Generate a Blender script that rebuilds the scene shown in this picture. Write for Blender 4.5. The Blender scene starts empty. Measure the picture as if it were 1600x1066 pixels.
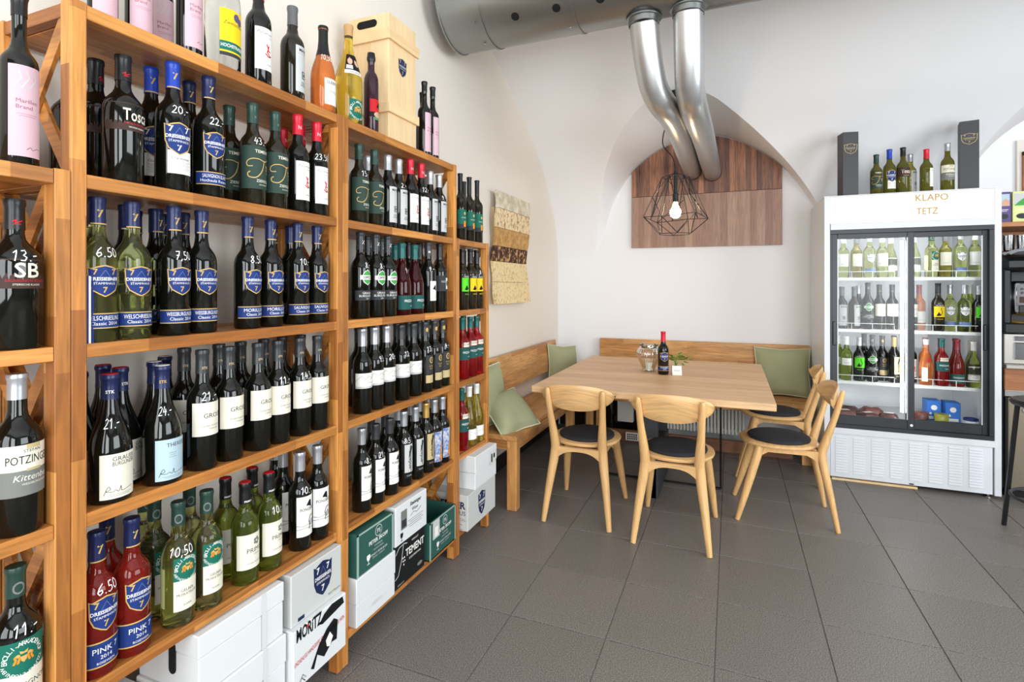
import bpy, bmesh, math, random
import numpy as np
from mathutils import Vector, Matrix

random.seed(7)
PI = math.pi
scene = bpy.context.scene
C = scene.collection

# ------------------------------------------------------------------ camera
cam_d = bpy.data.cameras.new('camera'); cam = bpy.data.objects.new('camera', cam_d); C.objects.link(cam)
cam_d.sensor_width = 36.0; cam_d.lens = 36.0 * 831.5 / 1600.0
cam_d.shift_y = -(533 - 447) / 1600.0
cam_d.clip_start = 0.02
cam.location = (0, 0, 1.37)
cam.rotation_euler = (PI / 2, 0, math.radians(22.39))
scene.camera = cam

# ------------------------------------------------------------------ world, lights, exposure
world = bpy.data.worlds.new('world'); scene.world = world; world.use_nodes = True
wbg = world.node_tree.nodes['Background']
wbg.inputs[0].default_value = (0.90, 0.95, 1.0, 1); wbg.inputs[1].default_value = 1.0

def area_light(name, loc, rot, sx, sy, power, col):
    d = bpy.data.lights.new(name, 'AREA'); d.shape = 'RECTANGLE'; d.size = sx; d.size_y = sy
    d.energy = power; d.color = col
    o = bpy.data.objects.new(name, d); C.objects.link(o); o.location = loc; o.rotation_euler = rot
    return o
# daylight in the shop windows behind and to the right of the camera
area_light('daylight_front', (-0.35, -2.52, 1.65), (PI / 2, 0, 0), 1.7, 2.3, 78, (0.94, 0.975, 1.0))
area_light('daylight_door', (2.2, -2.52, 1.55), (PI / 2, 0, 0), 1.9, 2.5, 125, (0.94, 0.975, 1.0))
area_light('daylight_side', (4.10, 1.2, 1.75), (PI / 2, 0, PI / 2), 3.0, 2.0, 125, (0.90, 0.96, 1.0))

scene.view_settings.view_transform = 'Standard'
scene.view_settings.look = 'None'
scene.view_settings.gamma = 1.0
scene.view_settings.use_curve_mapping = False
scene.view_settings.exposure = 0.25
try:
    scene.cycles.use_denoising = True
    scene.cycles.max_bounces = 10
    scene.cycles.diffuse_bounces = 5
    scene.cycles.transparent_max_bounces = 16
    scene.cycles.sample_clamp_indirect = 6.0
    scene.cycles.caustics_reflective = False
    scene.cycles.caustics_refractive = False
except Exception:
    pass

# ------------------------------------------------------------------ materials
def s2l(c):
    return tuple(((v / 255.0) / 12.92 if v / 255.0 <= 0.04045 else ((v / 255.0 + 0.055) / 1.055) ** 2.4) for v in c) + (1.0,)

MATS = {}
def pbr(name, rgb, rough=0.5, metal=0.0, spec=0.5, trans=0.0, ior=1.45, emit=0.0, bump=None, coat=0.0):
    m = bpy.data.materials.new(name); m.use_nodes = True
    nt = m.node_tree; b = nt.nodes['Principled BSDF']
    b.inputs['Base Color'].default_value = s2l(rgb)
    b.inputs['Roughness'].default_value = rough
    b.inputs['Metallic'].default_value = metal
    b.inputs['Specular IOR Level'].default_value = spec
    b.inputs['Transmission Weight'].default_value = trans
    b.inputs['IOR'].default_value = ior
    if coat: b.inputs['Coat Weight'].default_value = coat
    if emit:
        b.inputs['Emission Color'].default_value = s2l(rgb); b.inputs['Emission Strength'].default_value = emit
    if bump:
        sc, st, dist = bump
        tc = nt.nodes.new('ShaderNodeTexCoord'); n = nt.nodes.new('ShaderNodeTexNoise')
        n.inputs['Scale'].default_value = sc; n.inputs['Detail'].default_value = 3
        bp = nt.nodes.new('ShaderNodeBump'); bp.inputs['Strength'].default_value = st; bp.inputs['Distance'].default_value = dist
        nt.links.new(tc.outputs['Object'], n.inputs['Vector']); nt.links.new(n.outputs['Fac'], bp.inputs['Height'])
        nt.links.new(bp.outputs['Normal'], b.inputs['Normal'])
    MATS[name] = m
    return m

def wood(name, axis, ca, cb, stave=(0.32, 0.033), rough=0.38, grain=0.5, spec=0.4):
    """glued-stave wood: staves run along `axis`, each with its own tone, plus fine grain"""
    m = bpy.data.materials.new(name); m.use_nodes = True
    nt = m.node_tree; N = nt.nodes; L = nt.links; b = N['Principled BSDF']
    tc = N.new('ShaderNodeTexCoord'); sp = N.new('ShaderNodeSeparateXYZ'); L.new(tc.outputs['Object'], sp.inputs[0])
    oi = N.new('ShaderNodeObjectInfo')
    oth = [k for k in 'XYZ' if k != axis]
    ad = N.new('ShaderNodeMath'); ad.operation = 'ADD'; L.new(sp.outputs[oth[0]], ad.inputs[0]); L.new(sp.outputs[oth[1]], ad.inputs[1])
    of = N.new('ShaderNodeMath'); of.operation = 'MULTIPLY_ADD'; L.new(oi.outputs['Random'], of.inputs[0]); of.inputs[1].default_value = 7.3; L.new(sp.outputs[axis], of.inputs[2])
    cmb = N.new('ShaderNodeCombineXYZ'); L.new(of.outputs[0], cmb.inputs[0]); L.new(ad.outputs[0], cmb.inputs[1])
    br = N.new('ShaderNodeTexBrick'); L.new(cmb.outputs[0], br.inputs['Vector'])
    br.inputs['Scale'].default_value = 1.0; br.inputs['Mortar Size'].default_value = 0.0
    br.inputs['Brick Width'].default_value = stave[0]; br.inputs['Row Height'].default_value = stave[1]
    br.inputs['Color1'].default_value = s2l(ca); br.inputs['Color2'].default_value = s2l(cb)
    br.offset = 0.37; br.squash = 1.0
    mp = N.new('ShaderNodeMapping'); L.new(cmb.outputs[0], mp.inputs[0]); mp.inputs['Scale'].default_value = (7.0, 110.0, 1.0)
    no = N.new('ShaderNodeTexNoise'); no.inputs['Scale'].default_value = 1.0; no.inputs['Detail'].default_value = 4; no.inputs['Distortion'].default_value = 0.6
    L.new(mp.outputs[0], no.inputs['Vector'])
    mp2 = N.new('ShaderNodeMapping'); L.new(cmb.outputs[0], mp2.inputs[0]); mp2.inputs['Scale'].default_value = (2.2, 16.0, 1.0)
    n2 = N.new('ShaderNodeTexNoise'); n2.inputs['Scale'].default_value = 1.0; n2.inputs['Detail'].default_value = 2; L.new(mp2.outputs[0], n2.inputs['Vector'])
    rg = N.new('ShaderNodeMapRange'); rg.inputs['From Min'].default_value = 0.3; rg.inputs['From Max'].default_value = 0.7
    rg.inputs['To Min'].default_value = 1.0 - grain; rg.inputs['To Max'].default_value = 1.0 + grain * 0.4
    av = N.new('ShaderNodeMath'); av.operation = 'MULTIPLY_ADD'; av.inputs[1].default_value = 0.6; L.new(no.outputs['Fac'], av.inputs[0])
    hf = N.new('ShaderNodeMath'); hf.operation = 'MULTIPLY'; hf.inputs[1].default_value = 0.4; L.new(n2.outputs['Fac'], hf.inputs[0]); L.new(hf.outputs[0], av.inputs[2])
    L.new(av.outputs[0], rg.inputs['Value'])
    vm = N.new('ShaderNodeVectorMath'); vm.operation = 'SCALE'; L.new(br.outputs['Color'], vm.inputs[0]); L.new(rg.outputs[0], vm.inputs['Scale'])
    L.new(vm.outputs[0], b.inputs['Base Color'])
    b.inputs['Roughness'].default_value = rough; b.inputs['Specular IOR Level'].default_value = spec
    bp = N.new('ShaderNodeBump'); bp.inputs['Strength'].default_value = 0.15; bp.inputs['Distance'].default_value = 0.001
    L.new(no.outputs['Fac'], bp.inputs['Height']); L.new(bp.outputs[0], b.inputs['Normal'])
    MATS[name] = m
    return m

def thin_glass(name, tint=(1, 1, 1), ior=1.45, rough=0.0, base=0.0):
    m = bpy.data.materials.new(name); m.use_nodes = True
    nt = m.node_tree; N = nt.nodes; L = nt.links
    for n in list(N):
        if n.type != 'OUTPUT_MATERIAL': N.remove(n)
    out = [n for n in N if n.type == 'OUTPUT_MATERIAL'][0]
    tr = N.new('ShaderNodeBsdfTransparent'); tr.inputs[0].default_value = tint + (1,)
    gl = N.new('ShaderNodeBsdfGlossy'); gl.inputs['Roughness'].default_value = rough
    fr = N.new('ShaderNodeFresnel'); fr.inputs['IOR'].default_value = ior
    ad = N.new('ShaderNodeMath'); ad.operation = 'ADD'; ad.use_clamp = True; L.new(fr.outputs[0], ad.inputs[0]); ad.inputs[1].default_value = base
    mx = N.new('ShaderNodeMixShader'); L.new(ad.outputs[0], mx.inputs[0]); L.new(tr.outputs[0], mx.inputs[1]); L.new(gl.outputs[0], mx.inputs[2])
    L.new(mx.outputs[0], out.inputs['Surface'])
    MATS[name] = m
    return m

OA, OB = (230, 158, 80), (162, 98, 44)
wood('oak_x', 'X', OA, OB); wood('oak_y', 'Y', OA, OB); wood('oak_z', 'Z', OA, OB)
wood('bench_x', 'X', (226, 172, 108), (190, 126, 68), (0.42, 0.055)); wood('bench_y', 'Y', (226, 172, 108), (190, 126, 68), (0.42, 0.055)); wood('bench_z', 'Z', (226, 172, 108), (206, 146, 84), (0.5, 0.05))
wood('table_oak', 'X', (232, 190, 142), (218, 168, 118), (60.0, 0.17), 0.42, 0.3)
wood('chair_wood', 'Z', (230, 184, 124), (220, 170, 108), (60.0, 0.5), 0.32, 0.3)
wood('chair_wood_x', 'X', (232, 188, 130), (220, 170, 108), (60.0, 0.5), 0.32, 0.34)
wood('pine', 'Z', (238, 210, 164), (230, 196, 146), (2.0, 0.09), 0.55, 0.14)
wood('pine_h', 'Y', (238, 208, 160), (230, 196, 146), (2.0, 0.09), 0.55, 0.14)
wood('walnut', 'Z', (182, 128, 98), (112, 78, 68), (60.0, 0.043), 0.45, 0.75)
wood('walnut_pale', 'Z', (186, 150, 130), (156, 120, 104), (60.0, 0.06), 0.45, 0.4)
wood('bar_wood', 'X', (176, 116, 72), (146, 92, 54), (0.8, 0.08), 0.4, 0.4)
wood('plinth_wood', 'X', (150, 104, 72), (122, 84, 60), (0.9, 0.2), 0.6, 0.4)

pbr('plaster', (238, 239, 241), 0.9, spec=0.2, bump=(5.0, 0.12, 0.02))
pbr('plaster_shop', (128, 128, 130), 0.9, spec=0.2)  # unseen front and right walls, greyed to darken the reflections in the bottles
pbr('plaster_warm', (232, 225, 214), 0.9, spec=0.2, bump=(5.0, 0.12, 0.02))  # white plaster with warm lamp and wood bounce light tinted into its colour
pbr('grout', (120, 117, 112), 0.95)
pbr('skirting', (34, 30, 30), 0.25)
pbr('glass_dark', (14, 15, 11), 0.06, spec=0.55)
pbr('glass_brown', (30, 26, 14), 0.06, spec=0.55)
pbr('wine_pale', (226, 232, 150), 0.03, trans=0.97, ior=1.36)
pbr('wine_green', (168, 190, 70), 0.03, trans=0.92, ior=1.36)
pbr('wine_olive', (176, 166, 70), 0.04, trans=0.8, ior=1.36)
pbr('glass_top', (112, 108, 40), 0.05, trans=0.6, ior=1.36)
pbr('wine_gold', (236, 210, 80), 0.03, trans=0.92, ior=1.36)
pbr('wine_rose', (176, 44, 34), 0.04, trans=0.7, ior=1.36)
pbr('wine_red', (196, 24, 34), 0.04, trans=0.75, ior=1.36)
pbr('wine_orange', (244, 138, 66), 0.04, trans=0.6, ior=1.36)
pbr('wine_dark_rose', (70, 12, 16), 0.04, trans=0.5, ior=1.36)
pbr('spirit_clear', (236, 240, 238), 0.02, trans=1.0, ior=1.2)
pbr('fruit_dark', (58, 26, 40), 0.15, trans=0.2)
for n, c in dict(cap_black=(22, 22, 24), cap_navy=(26, 37, 80), cap_blue=(30, 66, 172), cap_green=(38, 66, 56), cap_teal=(18, 92, 86), cap_red=(206, 26, 52), cap_grey=(96, 98, 98), cap_dark=(52, 54, 56), cap_white=(232, 232, 226), cap_wine=(138, 40, 52)).items():
    pbr(n, c, 0.32, metal=0.1)
pbr('cap_silver', (176, 178, 182), 0.3, metal=0.6); pbr('cap_gold', (196, 160, 84), 0.32, metal=0.5); pbr('cork', (190, 150, 100), 0.8)
for n, c in dict(p_white=(238, 236, 230), p_cream=(230, 225, 206), p_pink=(212, 176, 186), p_blue=(28, 52, 116), p_navy=(28, 38, 78), p_gold=(206, 170, 96), p_green=(20, 104, 86), p_dgreen=(46, 66, 58), p_grey=(196, 196, 194), p_mgrey=(120, 122, 118), p_dgrey=(52, 54, 56), p_brown=(64, 45, 40), p_black=(18, 18, 20), p_red=(200, 34, 40), p_skyblue=(178, 200, 210), p_yellow=(244, 206, 30), p_lime=(96, 220, 40), p_gr2=(70, 158, 76), p_teal=(28, 84, 80), p_purple=(96, 80, 130), p_orange=(226, 140, 40), p_pale=(216, 220, 150), p_tblue=(112, 134, 180), p_pinktext=(150, 96, 108), p_card=(210, 214, 212), p_skin=(206, 164, 140), p_boxgold=(196, 176, 130)).items():
    pbr(n, c, 0.6, spec=0.3)
pbr('chalk', (250, 250, 250), 0.7)
pbr('carton_white', (220, 222, 222), 0.65, spec=0.3); pbr('carton_grey', (196, 198, 194), 0.65, spec=0.3)
pbr('carton_green', (44, 88, 78), 0.55, spec=0.3); pbr('carton_black', (22, 24, 25), 0.55, spec=0.3); pbr('carton_edge', (150, 176, 164), 0.6)
pbr('carton_brown', (170, 130, 96), 0.8); pbr('hole_dark', (10, 10, 10), 0.9)
pbr('zinc', (150, 152, 151), 0.36, metal=0.9, bump=(3.0, 0.05, 0.02)); pbr('zinc_flex', (204, 205, 205), 0.36, metal=0.85); pbr('steel', (176, 172, 164), 0.3, metal=0.9); pbr('steel_door', (150, 138, 120), 0.34, metal=0.85)
pbr('chrome', (220, 220, 222), 0.08, metal=1.0)
pbr('black_metal', (20, 20, 22), 0.4); pbr('iron', (62, 64, 68), 0.55, metal=0.2); pbr('black_plastic', (18, 18, 20), 0.3)
pbr('bulb_glow', (255, 226, 180), 0.3, emit=55.0)
pbr('cushion', (36, 37, 42), 0.85, bump=(900, 0.3, 0.0005)); pbr('pillow', (162, 165, 128), 0.9, bump=(500, 0.2, 0.001)); pbr('piping', (214, 216, 188), 0.85)
pbr('white_paint', (220, 223, 227), 0.35); pbr('white_inside', (238, 240, 242), 0.5); pbr('fridge_grey', (196, 198, 202), 0.4, metal=0.2); pbr('fridge_frame', (44, 46, 50), 0.35, metal=0.2); pbr('fridge_frame_top', (120, 122, 126), 0.35, metal=0.4)
pbr('sign_glow', (228, 224, 206), 0.6, emit=0.42); pbr('tube_glow', (250, 252, 255), 0.4, emit=20.0); pbr('sign_letter', (176, 132, 52), 0.6)
pbr('radiator', (226, 226, 216), 0.4); pbr('wire_white', (240, 240, 236), 0.35)
pbr('wax', (244, 240, 224), 0.6); pbr('leaf', (92, 150, 44), 0.5); pbr('pot_yellow', (222, 186, 50), 0.5); pbr('soil', (50, 38, 28), 0.9)
pbr('meat', (120, 62, 50), 0.35, bump=(60, 0.5, 0.005)); pbr('meat_dark', (88, 46, 42), 0.35, bump=(60, 0.5, 0.005)); pbr('olive_jar', (150, 150, 50), 0.3); pbr('milk_blue', (32, 110, 200), 0.45)
pbr('gift_black', (66, 66, 68), 0.5); pbr('art_edge', (214, 192, 148), 0.9)
thin_glass('pane', (0.97, 0.985, 0.98), 1.34, 0.0, 0.0); thin_glass('jar_glass', (0.93, 0.96, 0.95), 1.6, 0.02, 0.05); thin_glass('drink_glass', (0.95, 0.96, 0.97), 1.5, 0.02, 0.06); thin_glass('film', (0.95, 0.95, 0.95), 1.6, 0.1, 0.1)

def tile_material():
    m = bpy.data.materials.new('floor_tile'); m.use_nodes = True
    nt = m.node_tree; N = nt.nodes; L = nt.links; b = N['Principled BSDF']
    tc = N.new('ShaderNodeTexCoord'); oi = N.new('ShaderNodeObjectInfo')
    n1 = N.new('ShaderNodeTexNoise'); n1.inputs['Scale'].default_value = 260; n1.inputs['Detail'].default_value = 2; L.new(tc.outputs['Object'], n1.inputs['Vector'])
    r = N.new('ShaderNodeValToRGB'); r.color_ramp.elements[0].position = 0.35; r.color_ramp.elements[1].position = 0.68
    r.color_ramp.elements[0].color = s2l((78, 74, 71)); r.color_ramp.elements[1].color = s2l((150, 144, 138))
    L.new(n1.outputs['Fac'], r.inputs[0])
    mr = N.new('ShaderNodeMapRange'); L.new(oi.outputs['Random'], mr.inputs['Value']); mr.inputs['To Min'].default_value = 0.93; mr.inputs['To Max'].default_value = 1.06
    vm = N.new('ShaderNodeVectorMath'); vm.operation = 'SCALE'; L.new(r.outputs[0], vm.inputs[0]); L.new(mr.outputs[0], vm.inputs['Scale'])
    L.new(vm.outputs[0], b.inputs['Base Color'])
    b.inputs['Roughness'].default_value = 0.42; b.inputs['Specular IOR Level'].default_value = 0.4
    bp = N.new('ShaderNodeBump'); bp.inputs['Strength'].default_value = 0.06; bp.inputs['Distance'].default_value = 0.001
    L.new(n1.outputs['Fac'], bp.inputs['Height']); L.new(bp.outputs[0], b.inputs['Normal'])
    MATS['floor_tile'] = m
tile_material()

def speckle(name, ca, cb, scale, lo=0.42, hi=0.58, bump=0.8):
    m = bpy.data.materials.new(name); m.use_nodes = True
    nt = m.node_tree; N = nt.nodes; L = nt.links; b = N['Principled BSDF']
    tc = N.new('ShaderNodeTexCoord'); n1 = N.new('ShaderNodeTexNoise'); n1.inputs['Scale'].default_value = scale; n1.inputs['Detail'].default_value = 5; n1.inputs['Roughness'].default_value = 0.7
    L.new(tc.outputs['Object'], n1.inputs['Vector'])
    r = N.new('ShaderNodeValToRGB'); r.color_ramp.elements[0].position = lo; r.color_ramp.elements[1].position = hi
    r.color_ramp.elements[0].color = s2l(ca); r.color_ramp.elements[1].color = s2l(cb)
    L.new(n1.outputs['Fac'], r.inputs[0]); L.new(r.outputs[0], b.inputs['Base Color'])
    b.inputs['Roughness'].default_value = 0.95
    bp = N.new('ShaderNodeBump'); bp.inputs['Strength'].default_value = bump; bp.inputs['Distance'].default_value = 0.01
    L.new(n1.outputs['Fac'], bp.inputs['Height']); L.new(bp.outputs[0], b.inputs['Normal'])
    MATS[name] = m
speckle('art_ash', (196, 184, 156), (226, 218, 198), 18)
speckle('art_flake', (150, 104, 62), (236, 214, 172), 26, 0.36, 0.5)
speckle('art_tan', (176, 132, 74), (206, 164, 104), 16)
speckle('art_bark', (66, 34, 22), (214, 170, 116), 20, 0.5, 0.62)
speckle('art_grain', (196, 156, 100), (240, 218, 170), 40, 0.32, 0.5)
speckle('painted_a', (96, 122, 176), (214, 216, 220), 45, 0.4, 0.6, 0.0)
speckle('painted_b', (226, 150, 40), (110, 100, 130), 55, 0.42, 0.58, 0.0)

# ------------------------------------------------------------------ mesh helpers
def crom(P, n):
    P = np.array(P, float); out = []
    for t in np.linspace(0, len(P) - 1, n):
        i = min(int(t), len(P) - 2); f = t - i; p0 = P[max(i - 1, 0)]; p1 = P[i]; p2 = P[i + 1]; p3 = P[min(i + 2, len(P) - 1)]
        out.append(0.5 * ((2 * p1) + (-p0 + p2) * f + (2 * p0 - 5 * p1 + 4 * p2 - p3) * f * f + (-p0 + 3 * p1 - 3 * p2 + p3) * f ** 3))
    return np.array(out)
class MB:
    """collects geometry for ONE mesh"""
    def __init__(s): s.v = []; s.f = []; s.m = []; s.cur = 0; s.mats = []
    def use(s, mat):
        if mat not in s.mats: s.mats.append(mat)
        s.cur = s.mats.index(mat); return s
    def add(s, vs, fs):
        o = len(s.v); s.v += [tuple(p) for p in vs]
        for f in fs: s.f.append(tuple(i + o for i in f)); s.m.append(s.cur)
        return s
    def box(s, x0, x1, y0, y1, z0, z1):
        v = [(x, y, z) for z in (z0, z1) for y in (y0, y1) for x in (x0, x1)]
        return s.add(v, [(0, 2, 3, 1), (4, 5, 7, 6), (0, 1, 5, 4), (2, 6, 7, 3), (0, 4, 6, 2), (1, 3, 7, 5)])
    def bbox(s, x0, x1, y0, y1, z0, z1, b=0.003):
        """box with chamfered edges"""
        xs = (x0, x0 + b, x1 - b, x1); ys = (y0, y0 + b, y1 - b, y1); zs = (z0, z0 + b, z1 - b, z1)
        bm = bmesh.new(); bmesh.ops.create_cube(bm, size=1.0)
        for v in bm.verts: v.co = Vector(((x0 + x1) / 2 + v.co.x * (x1 - x0), (y0 + y1) / 2 + v.co.y * (y1 - y0), (z0 + z1) / 2 + v.co.z * (z1 - z0)))
        bmesh.ops.bevel(bm, geom=bm.edges[:], offset=b, segments=1, affect='EDGES', profile=0.5)
        bm.verts.index_update()
        s.add([v.co[:] for v in bm.verts], [[v.index for v in f.verts] for f in bm.faces]); bm.free(); return s
    def lathe(s, prof, n=20, cx=0, cy=0, cz=0, rmod=None, cap0=False, cap1=False):
        vs = []; fs = []; k = len(prof)
        for r, z in prof:
            for i in range(n):
                a = 2 * PI * i / n; rr = r * (rmod(a, z) if rmod else 1)
                vs.append((cx + rr * math.cos(a), cy + rr * math.sin(a), cz + z))
        for j in range(k - 1):
            for i in range(n):
                i2 = (i + 1) % n; fs.append((j * n + i, j * n + i2, (j + 1) * n + i2, (j + 1) * n + i))
        if cap0: fs.append(tuple(range(n - 1, -1, -1)))
        if cap1: fs.append(tuple((k - 1) * n + i for i in range(n)))
        return s.add(vs, fs)
    def tube(s, path, rad, n=8, caps=True, squash=None):
        P = [Vector(p) for p in path]; rad = rad if isinstance(rad, (list, tuple)) else [rad] * len(P)
        vs = []; fs = []; up = None
        for i, p in enumerate(P):
            t = (P[min(i + 1, len(P) - 1)] - P[max(i - 1, 0)]).normalized()
            if up is None:
                up = Vector((0, 0, 1)) if abs(t.z) < 0.9 else Vector((0, 1, 0))
            a = t.cross(up).normalized(); up2 = a.cross(t).normalized(); up = up2
            for k in range(n):
                w = 2 * PI * (k + 0.5) / n; vs.append(tuple(p + (a * math.cos(w) + up2 * math.sin(w) * (squash or 1)) * rad[i]))
        for j in range(len(P) - 1):
            for k in range(n):
                k2 = (k + 1) % n; fs.append((j * n + k, j * n + k2, (j + 1) * n + k2, (j + 1) * n + k))
        if caps: fs.append(tuple(range(n - 1, -1, -1))); fs.append(tuple((len(P) - 1) * n + k for k in range(n)))
        return s.add(vs, fs)
    def prism(s, poly, axis, a, b):
        """extrude 2D poly along axis from a to b; poly coordinates are the two other axes in order"""
        def mk(p, t): return {'X': (t, p[0], p[1]), 'Y': (p[0], t, p[1]), 'Z': (p[0], p[1], t)}[axis]
        n = len(poly); vs = [mk(p, a) for p in poly] + [mk(p, b) for p in poly]
        fs = [tuple(range(n)), tuple(range(2 * n - 1, n - 1, -1))] + [(i, i + n, (i + 1) % n + n, (i + 1) % n) for i in range(n)]
        return s.add(vs, fs)
    def data(s, name, smooth=35):
        me = bpy.data.meshes.new(name); me.from_pydata(s.v, [], s.f)
        for m in s.mats: me.materials.append(MATS[m])
        if len(s.mats) > 1: me.polygons.foreach_set('material_index', s.m)
        bm = bmesh.new(); bm.from_mesh(me); bmesh.ops.recalc_face_normals(bm, faces=bm.faces[:]); bm.to_mesh(me); bm.free()
        if smooth:
            me.polygons.foreach_set('use_smooth', [True] * len(me.polygons))
            me.set_sharp_from_angle(angle=math.radians(smooth))
        me.update(); return me
    def build(s, name, parent=None, smooth=35, loc=None, rot=None, **tagkw):
        return link(name, s.data(name, smooth), parent, loc, rot, **tagkw)

def tag(o, label=None, cat=None, group=None, kind=None):
    if label: o['label'] = label
    if cat: o['category'] = cat
    if group: o['group'] = group
    if kind: o['kind'] = kind
    return o
def link(name, data, parent=None, loc=None, rot=None, **kw):
    o = bpy.data.objects.new(name, data); C.objects.link(o)
    if parent is not None: o.parent = parent
    if loc: o.location = loc
    if rot: o.rotation_euler = rot
    return tag(o, **kw)
def thing(name, label, cat, loc=(0, 0, 0), rotz=0, group=None):
    return link(name, None, None, loc, (0, 0, rotz), label=label, cat=cat, group=group)
def M1(mat): return MB().use(mat)

# ------------------------------------------------------------------ flat print (labels, lettering)
_tc = {}
def text_geo(txt, bold=0.0, shear=0.0):
    key = (txt, bold, shear)
    if key in _tc: return _tc[key]
    cu = bpy.data.curves.new('t', 'FONT'); cu.body = txt; cu.size = 1.0; cu.resolution_u = 2; cu.offset = bold; cu.shear = shear; cu.fill_mode = 'FRONT'
    ob = bpy.data.objects.new('t', cu); me = bpy.data.meshes.new_from_object(ob)
    V = [(v.co.x, v.co.y) for v in me.vertices]; F = [tuple(p.vertices) for p in me.polygons]
    bpy.data.objects.remove(ob); bpy.data.curves.remove(cu); bpy.data.meshes.remove(me)
    if V:
        x0 = min(p[0] for p in V); x1 = max(p[0] for p in V)
    else: x0 = x1 = 0
    _tc[key] = (V, F, x0, x1); return _tc[key]

DIG = {
 '0': [[(.5, 1.5), (.15, 1.2), (.1, .5), (.4, .05), (.75, .3), (.8, 1.1), (.5, 1.5)]],
 '1': [[(.1, 1.1), (.5, 1.5), (.45, 0)]],
 '2': [[(.1, 1.2), (.4, 1.5), (.75, 1.2), (.5, .6), (.1, .05), (.85, .1)]],
 '3': [[(.1, 1.4), (.6, 1.5), (.7, 1.1), (.35, .8), (.75, .5), (.55, .05), (.1, .1)]],
 '4': [[(.4, 1.5), (.1, .6), (.85, .65)], [(.65, 1.1), (.55, 0)]],
 '5': [[(.8, 1.5), (.25, 1.45), (.2, .85), (.65, .8), (.75, .3), (.4, .0), (.1, .15)]],
 '6': [[(.7, 1.5), (.25, 1.0), (.1, .4), (.4, .0), (.75, .3), (.6, .7), (.15, .5)]],
 '7': [[(.1, 1.45), (.8, 1.5), (.4, 0)], [(.25, .75), (.75, .8)]],
 '8': [[(.5, .8), (.15, 1.2), (.45, 1.5), (.75, 1.2), (.15, .35), (.45, 0), (.8, .35), (.5, .8)]],
 '9': [[(.75, 1.1), (.4, .8), (.15, 1.2), (.5, 1.5), (.75, 1.2), (.55, 0)]],
 '.': [[(.2, .0), (.3, .12)]], ',': [[(.3, .15), (.2, -.25)]], '-': [[(.1, .7), (.7, .78)]],
}
class Print:
    """flat print laid out in (u, v) metres, wrapped on a bottle or laid on a plane"""
    def __init__(s, du=0.004): s.V = []; s.F = []; s.m = []; s.mats = []; s.du = du; s.subs = []
    def new(s, name):
        """start a further piece of print (a second label on the same bottle)"""
        q = Print(s.du); s.subs.append((name, q)); return q
    def _mi(s, m):
        if m not in s.mats: s.mats.append(m)
        return s.mats.index(m)
    def _add(s, V, F, mat, layer):
        o = len(s.V); k = s._mi(mat); s.V += [(u, v, layer) for u, v in V]
        for f in F: s.F.append(tuple(i + o for i in f)); s.m.append(k)
        return s
    def shape(s, pts, mat, layer=1):
        us = [p[0] for p in pts]; u0, u1 = min(us), max(us)
        cols = sorted(set([round(u, 6) for u in us] + [u0 + (u1 - u0) * i / max(1, int((u1 - u0) / s.du)) for i in range(max(1, int((u1 - u0) / s.du)) + 1)]))
        V = []; F = []
        n = len(pts)
        for ci, u in enumerate(cols):
            uu = min(max(u, u0 + 1e-7), u1 - 1e-7); vs = []
            for i in range(n):
                a, b = pts[i], pts[(i + 1) % n]
                if (a[0] - uu) * (b[0] - uu) <= 0 and a[0] != b[0]:
                    t = (uu - a[0]) / (b[0] - a[0]); vs.append(a[1] + t * (b[1] - a[1]))
            if not vs: vs = [0]
            V += [(u, min(vs)), (u, max(vs))]
        for i in range(len(cols) - 1): F.append((2 * i, 2 * i + 2, 2 * i + 3, 2 * i + 1))
        return s._add(V, F, mat, layer)
    def rect(s, u0, v0, u1, v1, mat, layer=1): return s.shape([(u0, v0), (u1, v0), (u1, v1), (u0, v1)], mat, layer)
    def ell(s, u, v, a, b, mat, layer=1, n=20): return s.shape([(u + a * math.cos(2 * PI * i / n), v + b * math.sin(2 * PI * i / n)) for i in range(n)], mat, layer)
    def text(s, txt, u, v, h, mat, layer=2, align=0, wmax=None, bold=0.0, rot=0.0, shear=0.0):
        V, F, x0, x1 = text_geo(txt, bold, shear)
        if not V: return s
        k = h / 0.69; kx = k
        if wmax and (x1 - x0) * k > wmax: kx = wmax / (x1 - x0)
        ox = -(x0 + x1) / 2 if align == 0 else (-x0 if align < 0 else -x1)
        c, sn = math.cos(rot), math.sin(rot); out = []
        for x, y in V:
            a = (x + ox) * kx; b = y * k; out.append((u + a * c - b * sn, v + a * sn + b * c))
        return s._add(out, F, mat, layer)
    def ring_text(s, txt, u, v, r, h, mat, layer=3, a0=PI * 0.85, a1=PI * 0.15):
        n = len(txt)
        for i, ch in enumerate(txt):
            a = a0 + (a1 - a0) * (i + 0.5) / n
            s.text(ch, u + r * math.cos(a), v + r * math.sin(a), h, mat, layer, rot=a - PI / 2)
        return s
    def stroke(s, pts, w, mat, layer=2):
        V = []; F = []; fine = [pts[0]]
        for a, b in zip(pts[:-1], pts[1:]):
            n = max(1, int(math.hypot(b[0] - a[0], b[1] - a[1]) / .0025)) if s.du < .01 else 1
            fine += [(a[0] + (b[0] - a[0]) * i / n, a[1] + (b[1] - a[1]) * i / n) for i in range(1, n + 1)]
        pts = fine
        for i, p in enumerate(pts):
            a = pts[max(i - 1, 0)]; b = pts[min(i + 1, len(pts) - 1)]
            dx, dy = b[0] - a[0], b[1] - a[1]; l = math.hypot(dx, dy) or 1
            nx, ny = -dy / l * w / 2, dx / l * w / 2
            V += [(p[0] + nx, p[1] + ny), (p[0] - nx, p[1] - ny)]
        for i in range(len(pts) - 1): F.append((2 * i, 2 * i + 1, 2 * i + 3, 2 * i + 2))
        return s._add(V, F, mat, layer)
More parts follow.
